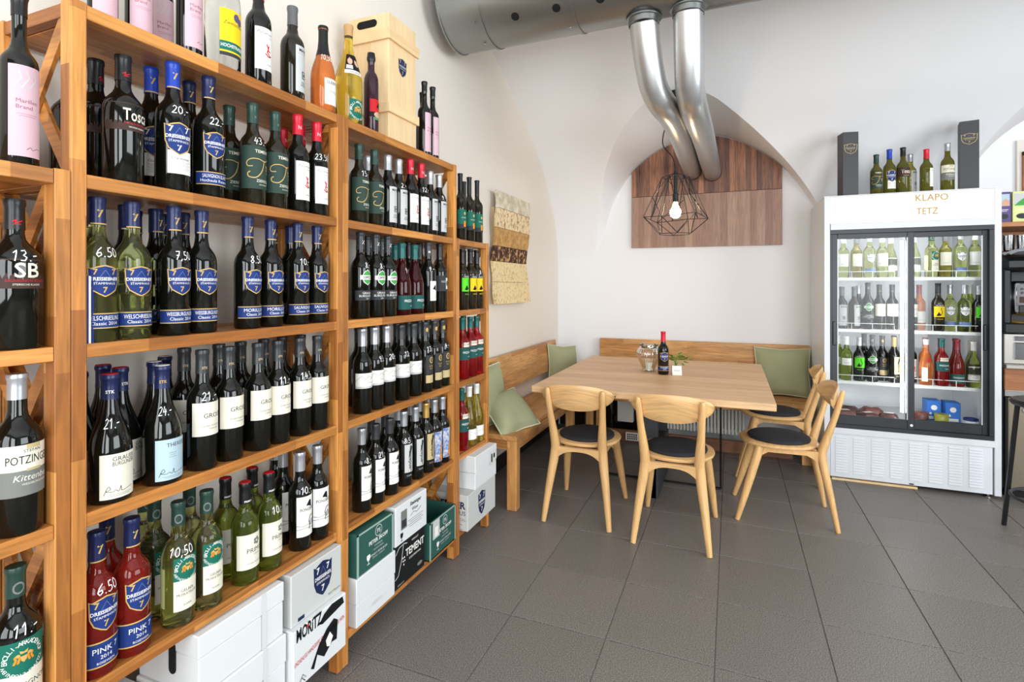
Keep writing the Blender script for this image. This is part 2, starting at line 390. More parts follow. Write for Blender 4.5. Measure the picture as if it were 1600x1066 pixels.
    def curve(s, pts, w, mat, layer=2):
        P = [(float(a), float(b)) for a, b in crom(pts, 6 * len(pts))]
        return s.stroke(P, w, mat, layer)
    def price(s, txt, u, v, h, layer=1, w=0.0021):
        k = h / 1.5; x = -sum((.5 if c in '.,' else .95) for c in txt) * k / 2
        for c in txt:
            for st in DIG[c]: s.stroke([(u + x + (p[0] + p[1] * .12) * k, v + p[1] * k) for p in st], w, 'chalk', layer)
            x += (.5 if c in '.,' else .95) * k
        return s
    def crest(s, u, v0, v1, w, layer=1, edge='p_gold', fill='p_blue', ink='p_white', seven='p_gold', txt=True):
        h = v1 - v0
        def sh(k):
            a = w / 2 * k; c = (v0 + v1) / 2; hh = h / 2 * k
            return [(u - a, c + hh * .86), (u - a * .8, c + hh * .78), (u - a * .45, c + hh * .9), (u, c + hh), (u + a * .45, c + hh * .9), (u + a * .8, c + hh * .78), (u + a, c + hh * .86), (u + a * .95, c - hh * .15), (u + a * .72, c - hh * .6), (u + a * .3, c - hh * .86), (u, c - hh), (u - a * .3, c - hh * .86), (u - a * .72, c - hh * .6), (u - a * .95, c - hh * .15)]
        s.shape(sh(1.0), edge, layer); s.shape(sh(.92), fill, layer + 1)
        c = (v0 + v1) / 2
        t7 = h * .17
        s.text('7', u - w * .27, c + h * .2, t7, seven, layer + 2, bold=.02); s.text('7', u + w * .27, c + h * .2, t7, seven, layer + 2, bold=.02); s.text('7', u, c - h * .36, t7, seven, layer + 2, bold=.02)
        s.stroke([(u - w * .3, c - h * .1), (u, c + h * .34)], w * .012, 'p_tblue', layer + 2); s.stroke([(u + w * .3, c - h * .1), (u, c + h * .34)], w * .012, 'p_tblue', layer + 2)
        if txt:
            s.text('DREISIEBNER', u, c + h * .015, h * .1, ink, layer + 3, wmax=w * .88, bold=.02); s.text('STAMMHAUS', u, c - h * .11, h * .07, ink, layer + 3, wmax=w * .7)
        return s
    def emblem(s, u, v, r, layer, bg='p_green'):
        """round estate badge with lettering around gold lions"""
        s.ell(u, v, r, r, bg, layer); s.ring_text('BROLLI-ARKADENHOF', u, v, r * .74, r * .26, 'p_white', layer + 1, PI * 1.05, -PI * .05)
        s.ring_text('TZLMAG ETUGNIEW', u, v, r * .9, r * .2, 'p_white', layer + 1, PI * 1.9, PI * 1.1)
        for q in (-1, 1):
            s.curve([(u + q * r * .46, v - r * .26), (u + q * r * .36, v - r * .02), (u + q * r * .40, v + r * .14), (u + q * r * .24, v + r * .22), (u + q * r * .20, v + r * .02), (u + q * r * .28, v - r * .26)], r * .11, 'p_orange', layer + 1)
            s.ell(u + q * r * .27, v + r * .2, r * .1, r * .1, 'p_gold', layer + 2, 8)
        s.shape([(u - r * .15, v + r * .12), (u + r * .15, v + r * .12), (u + r * .13, v - r * .12), (u, v - r * .26), (u - r * .13, v - r * .12)], 'p_gold', layer + 2)
        s.shape([(u - r * .16, v + r * .26), (u + r * .16, v + r * .26), (u + r * .2, v + r * .46), (u, v + r * .36), (u - r * .2, v + r * .46)], 'p_gold', layer + 2)
        return s
    def _mesh(s, name, V):
        me = bpy.data.meshes.new(name); me.from_pydata(V, [], s.F)
        for m in s.mats: me.materials.append(MATS[m])
        me.polygons.foreach_set('material_index', s.m); me.update(); return me
    def wrap(s, name, rfun, eps=0.00025):
        V = []
        for u, v, l in s.V:
            r = rfun(v) + eps * l + 0.0002; a = u / rfun(min(v, 0.1)); V.append((r * math.cos(a), r * math.sin(a), v))
        return s._mesh(name, V)
    def plane(s, name, o, ud, vd, eps=0.0004):
        o, ud, vd = Vector(o), Vector(ud), Vector(vd); n = ud.cross(vd)
        return s._mesh(name, [tuple(o + ud * u + vd * v + n * (eps * l)) for u, v, l in s.V])

# ================================================================== THE ROOM
XL, XR, YB, YF = -1.60, 4.2, 5.10, -2.6
# floor with single tiles
floor = M1('grout').add([(XL, YF, -0.004), (XR, YF, -0.004), (XR, YB, -0.004), (XL, YB, -0.004)], [(0, 1, 2, 3)]).build('floor', kind='structure')
tw, tl, ox, oy = 0.3966, 0.4298, -1.2458, 1.6164
_tm = {}
for j in range(-6, 9):
    for i in range(-1, 9):
        x0, x1 = ox + i * tw, ox + (i + 1) * tw; y0, y1 = oy + j * tl, oy + (j + 1) * tl
        x0, x1, y0, y1 = max(x0, XL), min(x1, XR), max(y0, -0.9), min(y1, YB)
        if x1 - x0 < 0.03 or y1 - y0 < 0.03: continue
        w, l = x1 - x0 - 0.0045, y1 - y0 - 0.0045; k = (round(w, 4), round(l, 4))
        if k not in _tm: _tm[k] = M1('floor_tile').bbox(-w / 2, w / 2, -l / 2, l / 2, -0.012, 0, 0.0012).data('floor_tile', 0)
        link('floor_tile', _tm[k], floor, ((x0 + x1) / 2, (y0 + y1) / 2, 0))

# vault profile: y of the plaster at height z (springs from the back wall)
PZ = [0, 1.50, 1.62, 1.80, 2.04, 2.30, 2.545, 2.76, 2.97, 3.16, 3.33, 3.46, 3.53, 3.56]
PY = [5.10, 5.10, 5.10, 5.065, 4.965, 4.765, 4.49, 4.14, 3.72, 3.25, 2.7, 2.05, 1.4, 0.8]
PZ2, PY2 = crom(PZ, 500), crom(PY, 500)
PZ2 = np.maximum.accumulate(PZ2); PY2 = np.minimum(PY2, 5.10)
def gY(z): return float(np.interp(z, PZ2, PY2))
# groin edge of the lunette (on the vault) and its foot on the back wall
OUT = crom([(-1.25, 1.62), (-1.205, 1.81), (-1.16, 2.02), (-1.06, 2.33), (-.94, 2.525), (-.77, 2.68), (-.58, 2.772), (-.38, 2.81), (-.18, 2.778), (-.01, 2.69), (.225, 2.52), (.458, 2.30), (.643, 2.05), (.715, 1.82), (.745, 1.62)], 85)
INN = crom([(-1.25, 1.62), (-1.19, 1.74), (-1.145, 1.86), (-1.06, 2.13), (-.97, 2.305), (-.86, 2.45), (-.70, 2.585), (-.50, 2.685), (-.26, 2.728), (-.06, 2.70), (.15, 2.60), (.41, 2.39), (.635, 2.05), (.71, 1.82), (.745, 1.62)], 85)
NDX = (0.0, 2.69)
def vault_patch(mb, cols):
    """cols: list of (X, z list)"""
    n = len(cols[0][1]); vs = []; fs = []
    for X, zl in cols: vs += [(X, gY(z), z) for z in zl]
    for i in range(len(cols) - 1):
        for j in range(n - 1): fs.append((i * n + j, (i + 1) * n + j, (i + 1) * n + j + 1, i * n + j + 1))
    mb.add(vs, fs)
zs_full = [0, 1.0] + list(np.linspace(1.55, 3.56, 90))
vm = M1('plaster'); bw = M1('plaster'); so = {}
for xa, xb in ((XL, -1.25), (.745, 1.44), (3.435, XR)): vault_patch(vm, [(x, zs_full) for x in np.linspace(xa, xb, 4)])
for dx in NDX: vault_patch(vm, [(x + dx, list(z + (3.56 - z) * np.linspace(0, 1, 90))) for x, z in OUT])
vm.add([(XL, 0.8, 3.56), (XR, 0.8, 3.56), (XR, YF, 3.56), (XL, YF, 3.56)], [(0, 1, 2, 3)])
vm.build('ceiling', smooth=30, kind='structure')
for k, dx in enumerate(NDX):
    vs = []; fs = []; nn = 9
    for (xo, zo), (xi, zi) in zip(OUT, INN):
        a = Vector((xo + dx, gY(zo), zo)); b_ = Vector((xi + dx, YB, zi))
        vs += [a.lerp(b_, t / (nn - 1)) for t in range(nn)]
    for i in range(len(OUT) - 1):
        for j in range(nn - 1): fs.append((i * nn + j, i * nn + j + 1, (i + 1) * nn + j + 1, (i + 1) * nn + j))
    M1('plaster').add(vs, fs).build('trim_%d' % (k + 1), smooth=50, kind='structure')
    vs = []; fs = []
    for x, z in INN: vs += [(x + dx, YB, 0), (x + dx, YB, z)]
    for i in range(len(INN) - 1): fs.append((2 * i, 2 * i + 2, 2 * i + 3, 2 * i + 1))
    bw.add(vs, fs)
def nz(X): return float(np.interp(X, INN[:, 0], INN[:, 1]))
bw.build('wall_back', smooth=0, kind='structure')
pl = [(YF, 0), (YB, 0)] + [(gY(z), z) for z in np.linspace(1.5, 3.56, 40)] + [(YF, 3.56)]
M1('plaster_warm').prism(pl, 'X', XL - 0.1, XL).build('wall_left', smooth=0, kind='structure')
# right and front walls (behind the camera) with the openings that let the daylight in
wr = M1('plaster_shop'); wr.box(XR, XR + .1, YF, -0.4, 0, 3.6); wr.box(XR, XR + .1, 2.8, YB, 0, 3.6); wr.box(XR, XR + .1, -0.4, 2.8, 0, 0.7); wr.box(XR, XR + .1, -0.4, 2.8, 2.8, 3.6)
wr.build('wall_right', smooth=0, kind='structure')
wf = M1('plaster_shop'); wf.box(XL, -1.25, YF - .1, YF, 0, 3.6); wf.box(.55, 1.2, YF - .1, YF, 0, 3.6); wf.box(3.2, XR, YF - .1, YF, 0, 3.6)
wf.box(-1.25, .55, YF - .1, YF, 0, .45); wf.box(-1.25, .55, YF - .1, YF, 2.85, 3.6); wf.box(1.2, 3.2, YF - .1, YF, 2.85, 3.6); wf.box(1.2, 3.2, YF - .1, YF, 0, .25)
wf.build('wall_front', smooth=0, kind='structure')
# dark tiled skirting below the bench on the left wall
sk = link('baseboard_left', None, None, kind='structure')
for k in range(8):
    M1('skirting').bbox(XL, XL + .012, 3.0 + k * .26, 3.255 + k * .26, 0, .11, .002).build('skirting_tile', sk, 0)
sk2 = link('baseboard_back', None, None, kind='structure')
for k in range(3): M1('skirting').bbox(XL + .02 + k * .26, XL + .275 + k * .26, YB - .012, YB, 0, .3, .002).build('skirting_tile', sk2, 0)

# arched walnut panel closing the niche: two boards with a joint
def arc_z(x): return nz(x) - 0.012
px0, px1, pyf, pyb = -0.868, 0.402, 5.068, 5.098
pn = thing('arched_panel', 'arched walnut-veneer panel of two boards filling the top of the niche', 'wall panel', (0, pyb, 0))
xs = np.linspace(px0, px1, 36)
up = [(x, min(arc_z(x), 2.72)) for x in xs]
M1('walnut').prism([(px1, 2.203), (px0, 2.205)] + up, 'Y', pyf - pyb, 0).build('upper_board', pn, 20)
M1('walnut_pale').prism([(px0, 1.728), (px1, 1.722), (px1, 2.199), (px0, 2.201)], 'Y', pyf - pyb, 0).build('lower_board', pn, 20)

# ================================================================== DUCT AND FLEXIBLE PIPES
DY, DZ, DR = 2.78, 3.0, 0.25
du = thing('ventilation_duct', 'large round galvanised duct crossing the room under the vault', 'duct', (0, DY, DZ))
def xcyl(mb, x0, x1, r, n=48, caps=True):
    vs = []; 
    for x in (x0, x1):
        for i in range(n): a = 2 * PI * i / n; vs.append((x, r * math.cos(a), r * math.sin(a)))
    fs = [(i, (i + 1) % n, n + (i + 1) % n, n + i) for i in range(n)]
    if caps: fs += [tuple(range(n)), tuple(range(2 * n - 1, n - 1, -1))]
    return mb.add(vs, fs)
xcyl(M1('zinc'), -1.26, 3.9, DR).build('pipe', du)
xcyl(M1('zinc'), -1.5, -1.26, DR - .004).build('end_cap', du)
for x in (-1.26, -0.755, 0.75): xcyl(M1('zinc'), x - .008, x + .008, DR + .006).build('seam_ring', du)
xcyl(M1('zinc'), -1.503, -1.493, DR + .002).build('end_rim', du)
for hx in (-1.063, -.834, -.605, -.376, .3):
    ang = math.atan2(2.803 - DZ, 2.624 - DY)
    m = M1('hole_dark'); ring = []
    for i in range(16):
        a = 2 * PI * i / 16; da = .022 * math.sin(a) / DR
        ring.append((hx + .022 * math.cos(a), (DR + .0012) * math.cos(ang + da), (DR + .0012) * math.sin(ang + da)))
    m.add(ring, [tuple(range(16))]).build('air_hole', du, 0)
for sx in (-1.27, -.765): 
    for a in (-2.9, -2.3, -1.7):
        m = M1('steel'); m.lathe([(0.0, .006), (.006, .004), (.007, 0)], 8)
        m.build('rivet', du, 60, (sx - .03, DR * math.cos(a), DR * math.sin(a)), (PI / 2 + 0, 0, 0) if 0 else (-(a + PI / 2) + PI, 0, 0))

def bez(P, n):
    out = []; P = [Vector(p) for p in P]
    for i in range(len(P) - 1):
        p0 = P[max(i - 1, 0)]; p1 = P[i]; p2 = P[i + 1]; p3 = P[min(i + 2, len(P) - 1)]
        for k in range(n):
            f = k / n; out.append(0.5 * ((2 * p1) + (-p0 + p2) * f + (2 * p0 - 5 * p1 + 4 * p2 - p3) * f * f + (-p0 + 3 * p1 - 3 * p2 + p3) * f ** 3))
    out.append(P[-1]); return out
def flex(label, pts, r):
    t = thing('flexible_pipe', label, 'pipe', pts[0], 0, 'flexible pipes from the duct to the niche panel')
    path = bez([Vector(p) - Vector(pts[0]) for p in pts], 12)
    # resample at even rib spacing
    L = [0]
    for i in range(1, len(path)): L.append(L[-1] + (path[i] - path[i - 1]).length)
    step = 0.007; n = int(L[-1] / step); rp = []; rr = []
    for k in range(n + 1):
        s = L[-1] * k / n; i = max(1, min(np.searchsorted(L, s), len(L) - 1)); f = (s - L[i - 1]) / max(L[i] - L[i - 1], 1e-6)
        rp.append(path[i - 1].lerp(path[i], f)); rr.append(r + (0.0016 if k % 2 else -0.0016))
    M1('zinc_flex').tube(rp, rr, 28, True).build('corrugated_tube', t, 180)
    M1('zinc').lathe([(r + .016, .012), (r + .016, .006), (r + .005, .004), (r + .005, -.022), (r + .002, -.024)], 28).build('collar', t, 30)
    e = M1('steel').lathe([(r + .006, -.016), (r + .006, .012)], 28); e.build('end_ring', t, 30, tuple(rp[-1]), (PI / 2, 0, 0))
    return t
flex('left ribbed silver pipe bending back from the duct to the walnut panel', [(-0.416, 2.79, 2.733), (-0.406, 2.86, 2.572), (-0.384, 2.94, 2.435), (-0.349, 3.04, 2.372), (-0.325, 3.25, 2.371), (-0.326, 3.9, 2.411), (-0.323, 5.05, 2.402)], .073)
flex('right ribbed silver pipe bending back from the duct to the walnut panel', [(-0.199, 2.79, 2.743), (-0.201, 2.86, 2.538), (-0.201, 2.94, 2.409), (-0.194, 3.04, 2.359), (-0.187, 3.25, 2.35), (-0.178, 3.9, 2.395), (-0.155, 5.05, 2.377)], .073)

# ================================================================== PENDANT LAMP
LX, LY = -0.372, 4.0
lm = thing('pendant_lamp', 'black geometric wire-cage pendant lamp with a glowing round bulb', 'lamp', (LX, LY, 1.74))
H0 = 1.74
hub = Vector((0, 0, 2.185 - H0)); cage = M1('black_metal'); W = .0028
top = [Vector((.095 * math.cos(a), .095 * math.sin(a), 2.155 - H0)) for a in [2 * PI * i / 6 + .2 for i in range(6)]]
mid = [Vector((.225 * math.cos(a), .225 * math.sin(a), 1.862 - H0 + (.012 if i % 2 else -.01))) for i, a in enumerate([2 * PI * i / 6 + .2 for i in range(6)])]
bot = [Vector((.115 * math.cos(a), .115 * math.sin(a), 1.745 - H0)) for a in [2 * PI * (i + .5) / 6 + .2 for i in range(6)]]
E = []
for i in range(6):
    j = (i + 1) % 6
    E += [(hub, top[i]), (top[i], top[j]), (top[i], mid[i]), (mid[i], mid[j]), (mid[i], bot[i]), (mid[j], bot[i]), (bot[i], bot[j])]
    q = (mid[i] + mid[j]) / 2; q2 = top[i] * .5 + mid[i] * .5
    E += [(top[i], q), (top[j], q)]
    if i % 2: E += [(q2, mid[j]), (q2, top[j])]
for a, b in E: cage.tube([a, b], W, 5)
cage.build('wire_cage', lm)
M1('black_metal').lathe([(0, .462), (.010, .46), (.012, .44), (.012, .30), (.020, .295), (.020, .235), (.0, .233)], 14).build('socket', lm)
M1('bulb_glow').lathe([(.0, .118), (.018, .122), (.034, .137), (.040, .160), (.034, .183), (.02, .205), (.015, .23), (.0, .232)], 18).build('bulb', lm, 60)
cord = bez([(0, 0, .46), (-.02, .0, .56), (-.088, .0, .66), (-.07, .02, .80), (-.015, .03, .93), (0, .03, 1.04)], 6)
M1('black_metal').tube(cord, .004, 6).build('cord', lm)
M1('black_metal').lathe([(.0, .985), (.02, .985), (.045, 1.01), (.05, 1.04), (.03, 1.05), (.0, 1.05)], 16, 0, .03).build('ceiling_canopy', lm)
M1('black_metal').tube(bez([(0, .03, 1.045), (.02, .03, 1.06), (.022, .03, 1.085), (0, .03, 1.10), (-.012, .03, 1.12)], 5), .004, 6).build('hook', lm)

# ================================================================== BARK ART ON THE LEFT WALL
art = thing('wall_hanging', 'wavy textured bark-like panel in cream and brown bands on the left wall', 'wall art', (XL, 3.8, 1.24))
def art_x(z): return .035 + .016 * math.sin((z - 1.24) / .815 * 2 * PI + 2.6)
bands = [(1.24, 1.40, 'art_grain'), (1.40, 1.55, 'art_grain'), (1.55, 1.66, 'art_bark'), (1.66, 1.79, 'art_tan'), (1.79, 1.93, 'art_flake'), (1.93, 2.055, 'art_ash')]
for z0, z1, mt in bands:
    m = M1(mt); n = 8; vs = []
    zz = np.linspace(z0, z1 - .003, n)
    for z in zz:
        yl = -.355 + .012 * math.sin(z * 23); yr = .30 + .07 * max(0, (1.55 - z) / .3) * .6 + .008 * math.sin(z * 19)
        x = art_x(z); vs += [(x, yl, z - 1.24), (x, yr, z - 1.24), (x + .022, yl, z - 1.24), (x + .022, yr, z - 1.24)]
    fs = []
    for i in range(n - 1):
        a, b = 4 * i, 4 * i + 4
        fs += [(a, a + 1, b + 1, b), (a + 2, b + 2, b + 3, a + 3), (a, b, b + 2, a + 2), (a + 1, a + 3, b + 3, b + 1)]
    fs += [(0, 2, 3, 1), (4 * n - 4, 4 * n - 3, 4 * n - 1, 4 * n - 2)]
    m.add(vs, fs).build('band', art, 60)
M1('art_edge').box(0, .02, -.3, .25, .1, .7).build('backing_board', art, 0)

# ================================================================== BENCHES
bl = thing('corner_bench', 'oak bench with a slanted backrest running along the left wall', 'bench', (XL + .006, 2.99, 0))
M1('bench_y').bbox(.01, .39, 0, 2.08, .425, .455, .003).build('seat', bl, 0)
M1('bench_y').bbox(.365, .385, .06, 2.05, .365, .425, .002).build('front_apron', bl, 0)
M1('bench_x').bbox(.03, .33, .01, .03, .365, .425, .002).build('end_apron', bl, 0)
for y in (.005, 1.25): M1('bench_z').bbox(.325, .388, y, y + .063, 0, .425, .003).build('leg', bl, 0)
M1('bench_z').bbox(.03, .09, .06, .12, 0, .425, .003).build('leg', bl, 0)
m = M1('bench_y'); m.prism([(.045, .60), (.07, .605), (.045, .862), (.02, .857)], 'Y', .18, 1.86); m.build('backrest', bl, 0)
for y in (.5, 1.75): M1('iron').box(.004, .05, y, y + .04, .62, .66).build('wall_bracket', bl, 0)

bb = thing('window_bench', 'long oak bench with a low backrest along the back wall behind the table', 'bench', (0, YB, 0))
M1('bench_x').bbox(-1.20, .585, -.50, -.02, .425, .455, .003).build('seat', bb, 0)
M1('bench_x').bbox(-1.165, .605, -.062, -.032, .60, .872, .003).build('backrest', bb, 0)
M1('bench_x').bbox(-1.18, .58, -.49, -.47, .375, .425, .002).build('front_apron', bb, 0)
for x in (-1.19, -1.10, .50): M1('bench_z').bbox(x, x + .065, -.495, -.43, 0, .425, .003).build('leg', bb, 0)
for x in (-.9, .2): M1('iron').box(x, x + .04, -.035, 0, .66, .70).build('wall_bracket', bb, 0)
pt = thing('floor_plinth', 'brown wooden plinth board on the floor below the radiator', 'plinth', (0, 4.72, 0))
M1('plinth_wood').bbox(-1.1, .45, 0, .03, 0, .10, .003).build('board', pt, 0)
m = M1('p_white').bbox(-.86, -.745, -.012, 0, .015, .085, .002); m.build('vent_frame', pt, 0)
for r in range(3):
    for c in range(5): M1('hole_dark').box(-.845 + c * .018, -.833 + c * .018, -.0135, -.011, .026 + r * .018, .038 + r * .018).build('vent_slot', pt, 0)
rd = thing('radiator', 'cream ribbed radiator under the back bench behind the chairs', 'radiator', (-.35, 4.80, 0))
for k in range(32): M1('radiator').bbox(-.42 + k * .0275, -.42 + k * .0275 + .020, 0, .12, .125, .375, .006).build('fin', rd, 0)
M1('radiator').bbox(-.43, .47, .03, .09, .14, .165, .005).build('header_pipe', rd, 0)
M1('radiator').bbox(-.43, .47, .03, .09, .335, .36, .005).build('header_pipe', rd, 0)
M1('radiator').bbox(-.60, -.46, 0, .08, .15, .36, .004).build('end_cover', rd, 0)
M1('chrome').tube([(-.66, .05, .02), (-.66, .05, .38)], .011, 8).build('riser_pipe', rd)
M1('black_plastic').bbox(-.63, -.58, .02, .07, .13, .19, .005).build('valve', rd)

def pillow_mesh(w, h, T, seed):
    n = 15; rnd = random.Random(seed); vs = []; fs = []; P = []
    for side in (1, -1):
        base = len(vs)
        for j in range(n):
            for i in range(n):
                x = -1 + 2 * i / (n - 1); y = -1 + 2 * j / (n - 1)
                t = (max(0, 1 - abs(x) ** 2.6) ** .55) * (max(0, 1 - abs(y) ** 2.6) ** .55)
                px = x * (1 - .09 * (1 - abs(y) ** 1.2) * abs(x) ** 3); py = y * (1 - .09 * (1 - abs(x) ** 1.2) * abs(y) ** 3)
                vs.append((px * w / 2, side * (t * T / 2 + .001) + .012 * t * math.sin(3 * x + seed) * math.cos(2.4 * y + seed), py * h / 2))
        for j in range(n - 1):
            for i in range(n - 1):
                q = (base + j * n + i, base + j * n + i + 1, base + (j + 1) * n + i + 1, base + (j + 1) * n + i)
                fs.append(q if side < 0 else q[::-1])
    edge = [(i, 0) for i in range(n)] + [(n - 1, j) for j in range(1, n)] + [(i, n - 1) for i in range(n - 2, -1, -1)] + [(0, j) for j in range(n - 2, -1, -1)]
    path = [((vs[j * n + i][0]), 0, vs[j * n + i][2]) for i, j in edge]
    return vs, fs, path
def pillow(label, loc, rot, w, h, T, seed):
    vs, fs, path = pillow_mesh(w, h, T, seed)
    o = M1('pillow').add(vs, fs).build('pillow', None, 70, loc, rot, label=label, cat='cushion', group='sage green cushions on the benches')
    M1('piping').tube(path, .004, 6).build('piping', o)
pillow('sage green cushion propped against the backrest at the right end of the back bench', (.392, 4.955, .655), (math.radians(-12), 0, 0), .42, .40, .17, 1)
pillow('sage green cushion standing in the far corner of the left bench', (-1.44, 4.72, .64), (math.radians(-8), math.radians(6), math.radians(64)), .38, .37, .16, 2)
pillow('sage green cushion upright behind the rack post at the near bench end', (-1.475, 3.15, .65), (math.radians(-10), 0, math.radians(80)), .39, .40, .15, 3)
pillow('sage green cushion slumped flat on the near end of the left bench', (-1.335, 3.185, .555), (math.radians(-48), math.radians(-6), math.radians(66)), .33, .31, .15, 4)

# ================================================================== TABLE
tb = thing('dining_table', 'large square oak table with dark steel base in the corner', 'table', (-.465, 3.89, 0))
M1('table_oak').bbox(-.685, .685, -.785, .77, .71, .75, .004).build('tabletop', tb, 0)
for y in (-.37, .18): M1('iron').bbox(-.06, .02, y, y + .10, .06 if y > 0 else 0, .70, .003).build('column', tb, 0)
M1('iron').bbox(-.03, .03, -.37, .25, 0, .30, .003).build('foot_beam', tb, 0)
M1('iron').bbox(-.3, .3, -.3, .3, .695, .71, .002).build('top_plate', tb, 0)
for s in (-1, 1):
    x0 = .40 if s > 0 else -.40
    M1('black_metal').tube([(x0, -.045, .70), (x0, -.045, .0075)], .0075, 6).build('frame_upright', tb)
M1('black_metal').tube([(-.40, -.045, .0078), (.40, -.045, .0078)], .0075, 6).build('floor_rod', tb)

# ================================================================== CHAIRS
def chair_meshes():
    D = {}
    # seat: rounded disc
    n = 40; prof = [(0, -.0), (.9, 0), (.985, .006), (1, .014), (.985, .021), (.97, .023), (0, .023)]
    m = M1('chair_wood_x'); vs = []; fs = []
    for r, z in prof:
        for i in range(n):
            a = 2 * PI * i / n; c, s = math.cos(a), math.sin(a)
            ex = abs(c) ** .9 * (1 if c >= 0 else -1); ey = abs(s) ** .9 * (1 if s >= 0 else -1)
            vs.append((.205 * r * ex, .015 + .215 * r * ey, .428 + z))
    for j in range(len(prof) - 1):
        for i in range(n): fs.append((j * n + i, j * n + (i + 1) % n, (j + 1) * n + (i + 1) % n, (j + 1) * n + i))
    D['seat'] = m.add(vs, fs).data('seat', 40)
    m = M1('cushion'); vs = []; fs = []
    prof = [(1.0, .0), (1.02, .008), (1.0, .016), (.95, .021), (.6, .024), (.0, .025)]
    for r, z in prof:
        for i in range(n):
            a = 2 * PI * i / n; vs.append((.165 * r * math.cos(a), .01 + .17 * r * math.sin(a), .4515 + z))
    for j in range(len(prof) - 1):
        for i in range(n): fs.append((j * n + i, j * n + (i + 1) % n, (j + 1) * n + (i + 1) % n, (j + 1) * n + i))
    D['cushion'] = m.add(vs, fs).data('cushion', 60)
    # curved backrest
    m = M1('chair_wood_x'); vs = []; fs = []; nu, nv = 25, 9
    for side in (0, 1):
        for i in range(nu):
            s = -1 + 2 * i / (nu - 1)
            hh = max(0.0, 1 - abs(s) ** 2.6) ** .5
            zt = .748 + .060 * hh - .006 * s * s; zb = .748 - .090 * hh + .012 * s * s
            for j in range(nv):
                v = j / (nv - 1); z = zb + (zt - zb) * v
                ed = (1 - abs(2 * v - 1) ** 6) * (min(1, hh * 2))
                y = -.285 + .055 * s * s - .02 * (v - .5) + (1 if side else -1) * (.0095 * ed)
                vs.append((.222 * s, y, z))
    def id(sd, i, j): return sd * nu * nv + i * nv + j
    for i in range(nu - 1):
        for j in range(nv - 1):
            fs.append((id(0, i, j), id(0, i + 1, j), id(0, i + 1, j + 1), id(0, i, j + 1))); fs.append((id(1, i, j), id(1, i, j + 1), id(1, i + 1, j + 1), id(1, i + 1, j)))
        fs.append((id(0, i, 0), id(1, i, 0), id(1, i + 1, 0), id(0, i + 1, 0))); fs.append((id(0, i, nv - 1), id(0, i + 1, nv - 1), id(1, i + 1, nv - 1), id(1, i, nv - 1)))
    for i in (0, nu - 1):
        for j in range(nv - 1): fs.append((id(0, i, j), id(0, i, j + 1), id(1, i, j + 1), id(1, i, j)))
    D['backrest'] = m.add(vs, fs).data('backrest', 60)
    for s, k in ((-1, 'rl'), (1, 'rr')):
        P = bez([(s * .192, -.268, 0), (s * .168, -.232, .20), (s * .143, -.198, .385), (s * .140, -.206, .46), (s * .152, -.255, .62), (s * .160, -.291, .755), (s * .1605, -.296, .785)], 3)
        R = [np.interp(p.z, [0, .2, .40, .47, .62, .77, .785], [.0150, .0225, .029, .027, .0195, .0165, .010]) for p in P]
        D[k] = M1('chair_wood').tube(P, R, 8, True, .85).data('leg', 50)
    for s, k in ((-1, 'fl'), (1, 'fr')):
        P = [Vector((s * .198, .25, 0)).lerp(Vector((s * .150, .125, .43)), t / 6) for t in range(7)]
        D[k] = M1('chair_wood').tube(P, [.0140 + .0120 * math.sin(min(1, t / 5) * PI / 2) for t in range(7)], 8).data('leg', 50)
    def rail(y0, y1, w, up):
        m = M1('chair_wood_x'); n = 12; poly = []
        top = [(-w + 2 * w * i / n, .427) for i in range(n + 1)]; bt = []
        for i in range(n + 1):
            s = -1 + 2 * i / n; bt.append((w * s, .405 - .055 * abs(s) ** 3))
        vs = []; fs = []
        for (x, zt), (_, zb) in zip(top, bt):
            for y in (y0, y1): vs += [(x, y, zb), (x, y, zt)]
        for i in range(n):
            a, b = 4 * i, 4 * i + 4
            fs += [(a, b, b + 1, a + 1), (a + 2, a + 3, b + 3, b + 2), (a, a + 2, b + 2, b), (a + 1, b + 1, b + 3, a + 3)]
        fs += [(0, 1, 3, 2), (4 * n, 4 * n + 2, 4 * n + 3, 4 * n + 1)]
        return m.add(vs, fs)
    D['rail_r'] = rail(-.212, -.188, .135, 0).data('seat_rail', 30); D['rail_f'] = rail(.118, .142, .140, 0).data('seat_rail', 30)
    D['side'] = M1('chair_wood').prism([(-.195, .427), (.13, .427), (.13, .37), (.08, .40), (-.12, .40), (-.195, .36)], 'X', -.012, .012).data('side_rail', 30)
    D['pad'] = M1('black_plastic').lathe([(0, 0), (.010, 0), (.010, .004), (0, .004)], 10).data('foot_pad', 30)
    return D
CH = chair_meshes()
def chair(label, x, y, rz):
    t = thing('dining_chair', label, 'chair', (x, y, 0), rz, 'oak dining chairs around the table')
    for k, n in (('seat', 'seat'), ('cushion', 'seat_cushion'), ('backrest', 'backrest'), ('rl', 'leg'), ('rr', 'leg'), ('fl', 'leg'), ('fr', 'leg'), ('rail_r', 'seat_rail'), ('rail_f', 'seat_rail')):
        link(n, CH[k], t)
    for s in (-1, 1): link('side_rail', CH['side'], t, (s * .142, 0, 0))
    return t
chair('oak chair with black round seat pad, left of the two with backs to the camera', -.825, 3.21, math.radians(1))
chair('oak chair with black round seat pad, right of the two with backs to the camera', -.288, 3.135, math.radians(-1))
chair('oak chair on the right side of the table, nearer one facing left', .275, 3.60, math.radians(92))
chair('oak chair on the right side of the table, farther one in front of the cushion', .30, 4.33, math.radians(86))

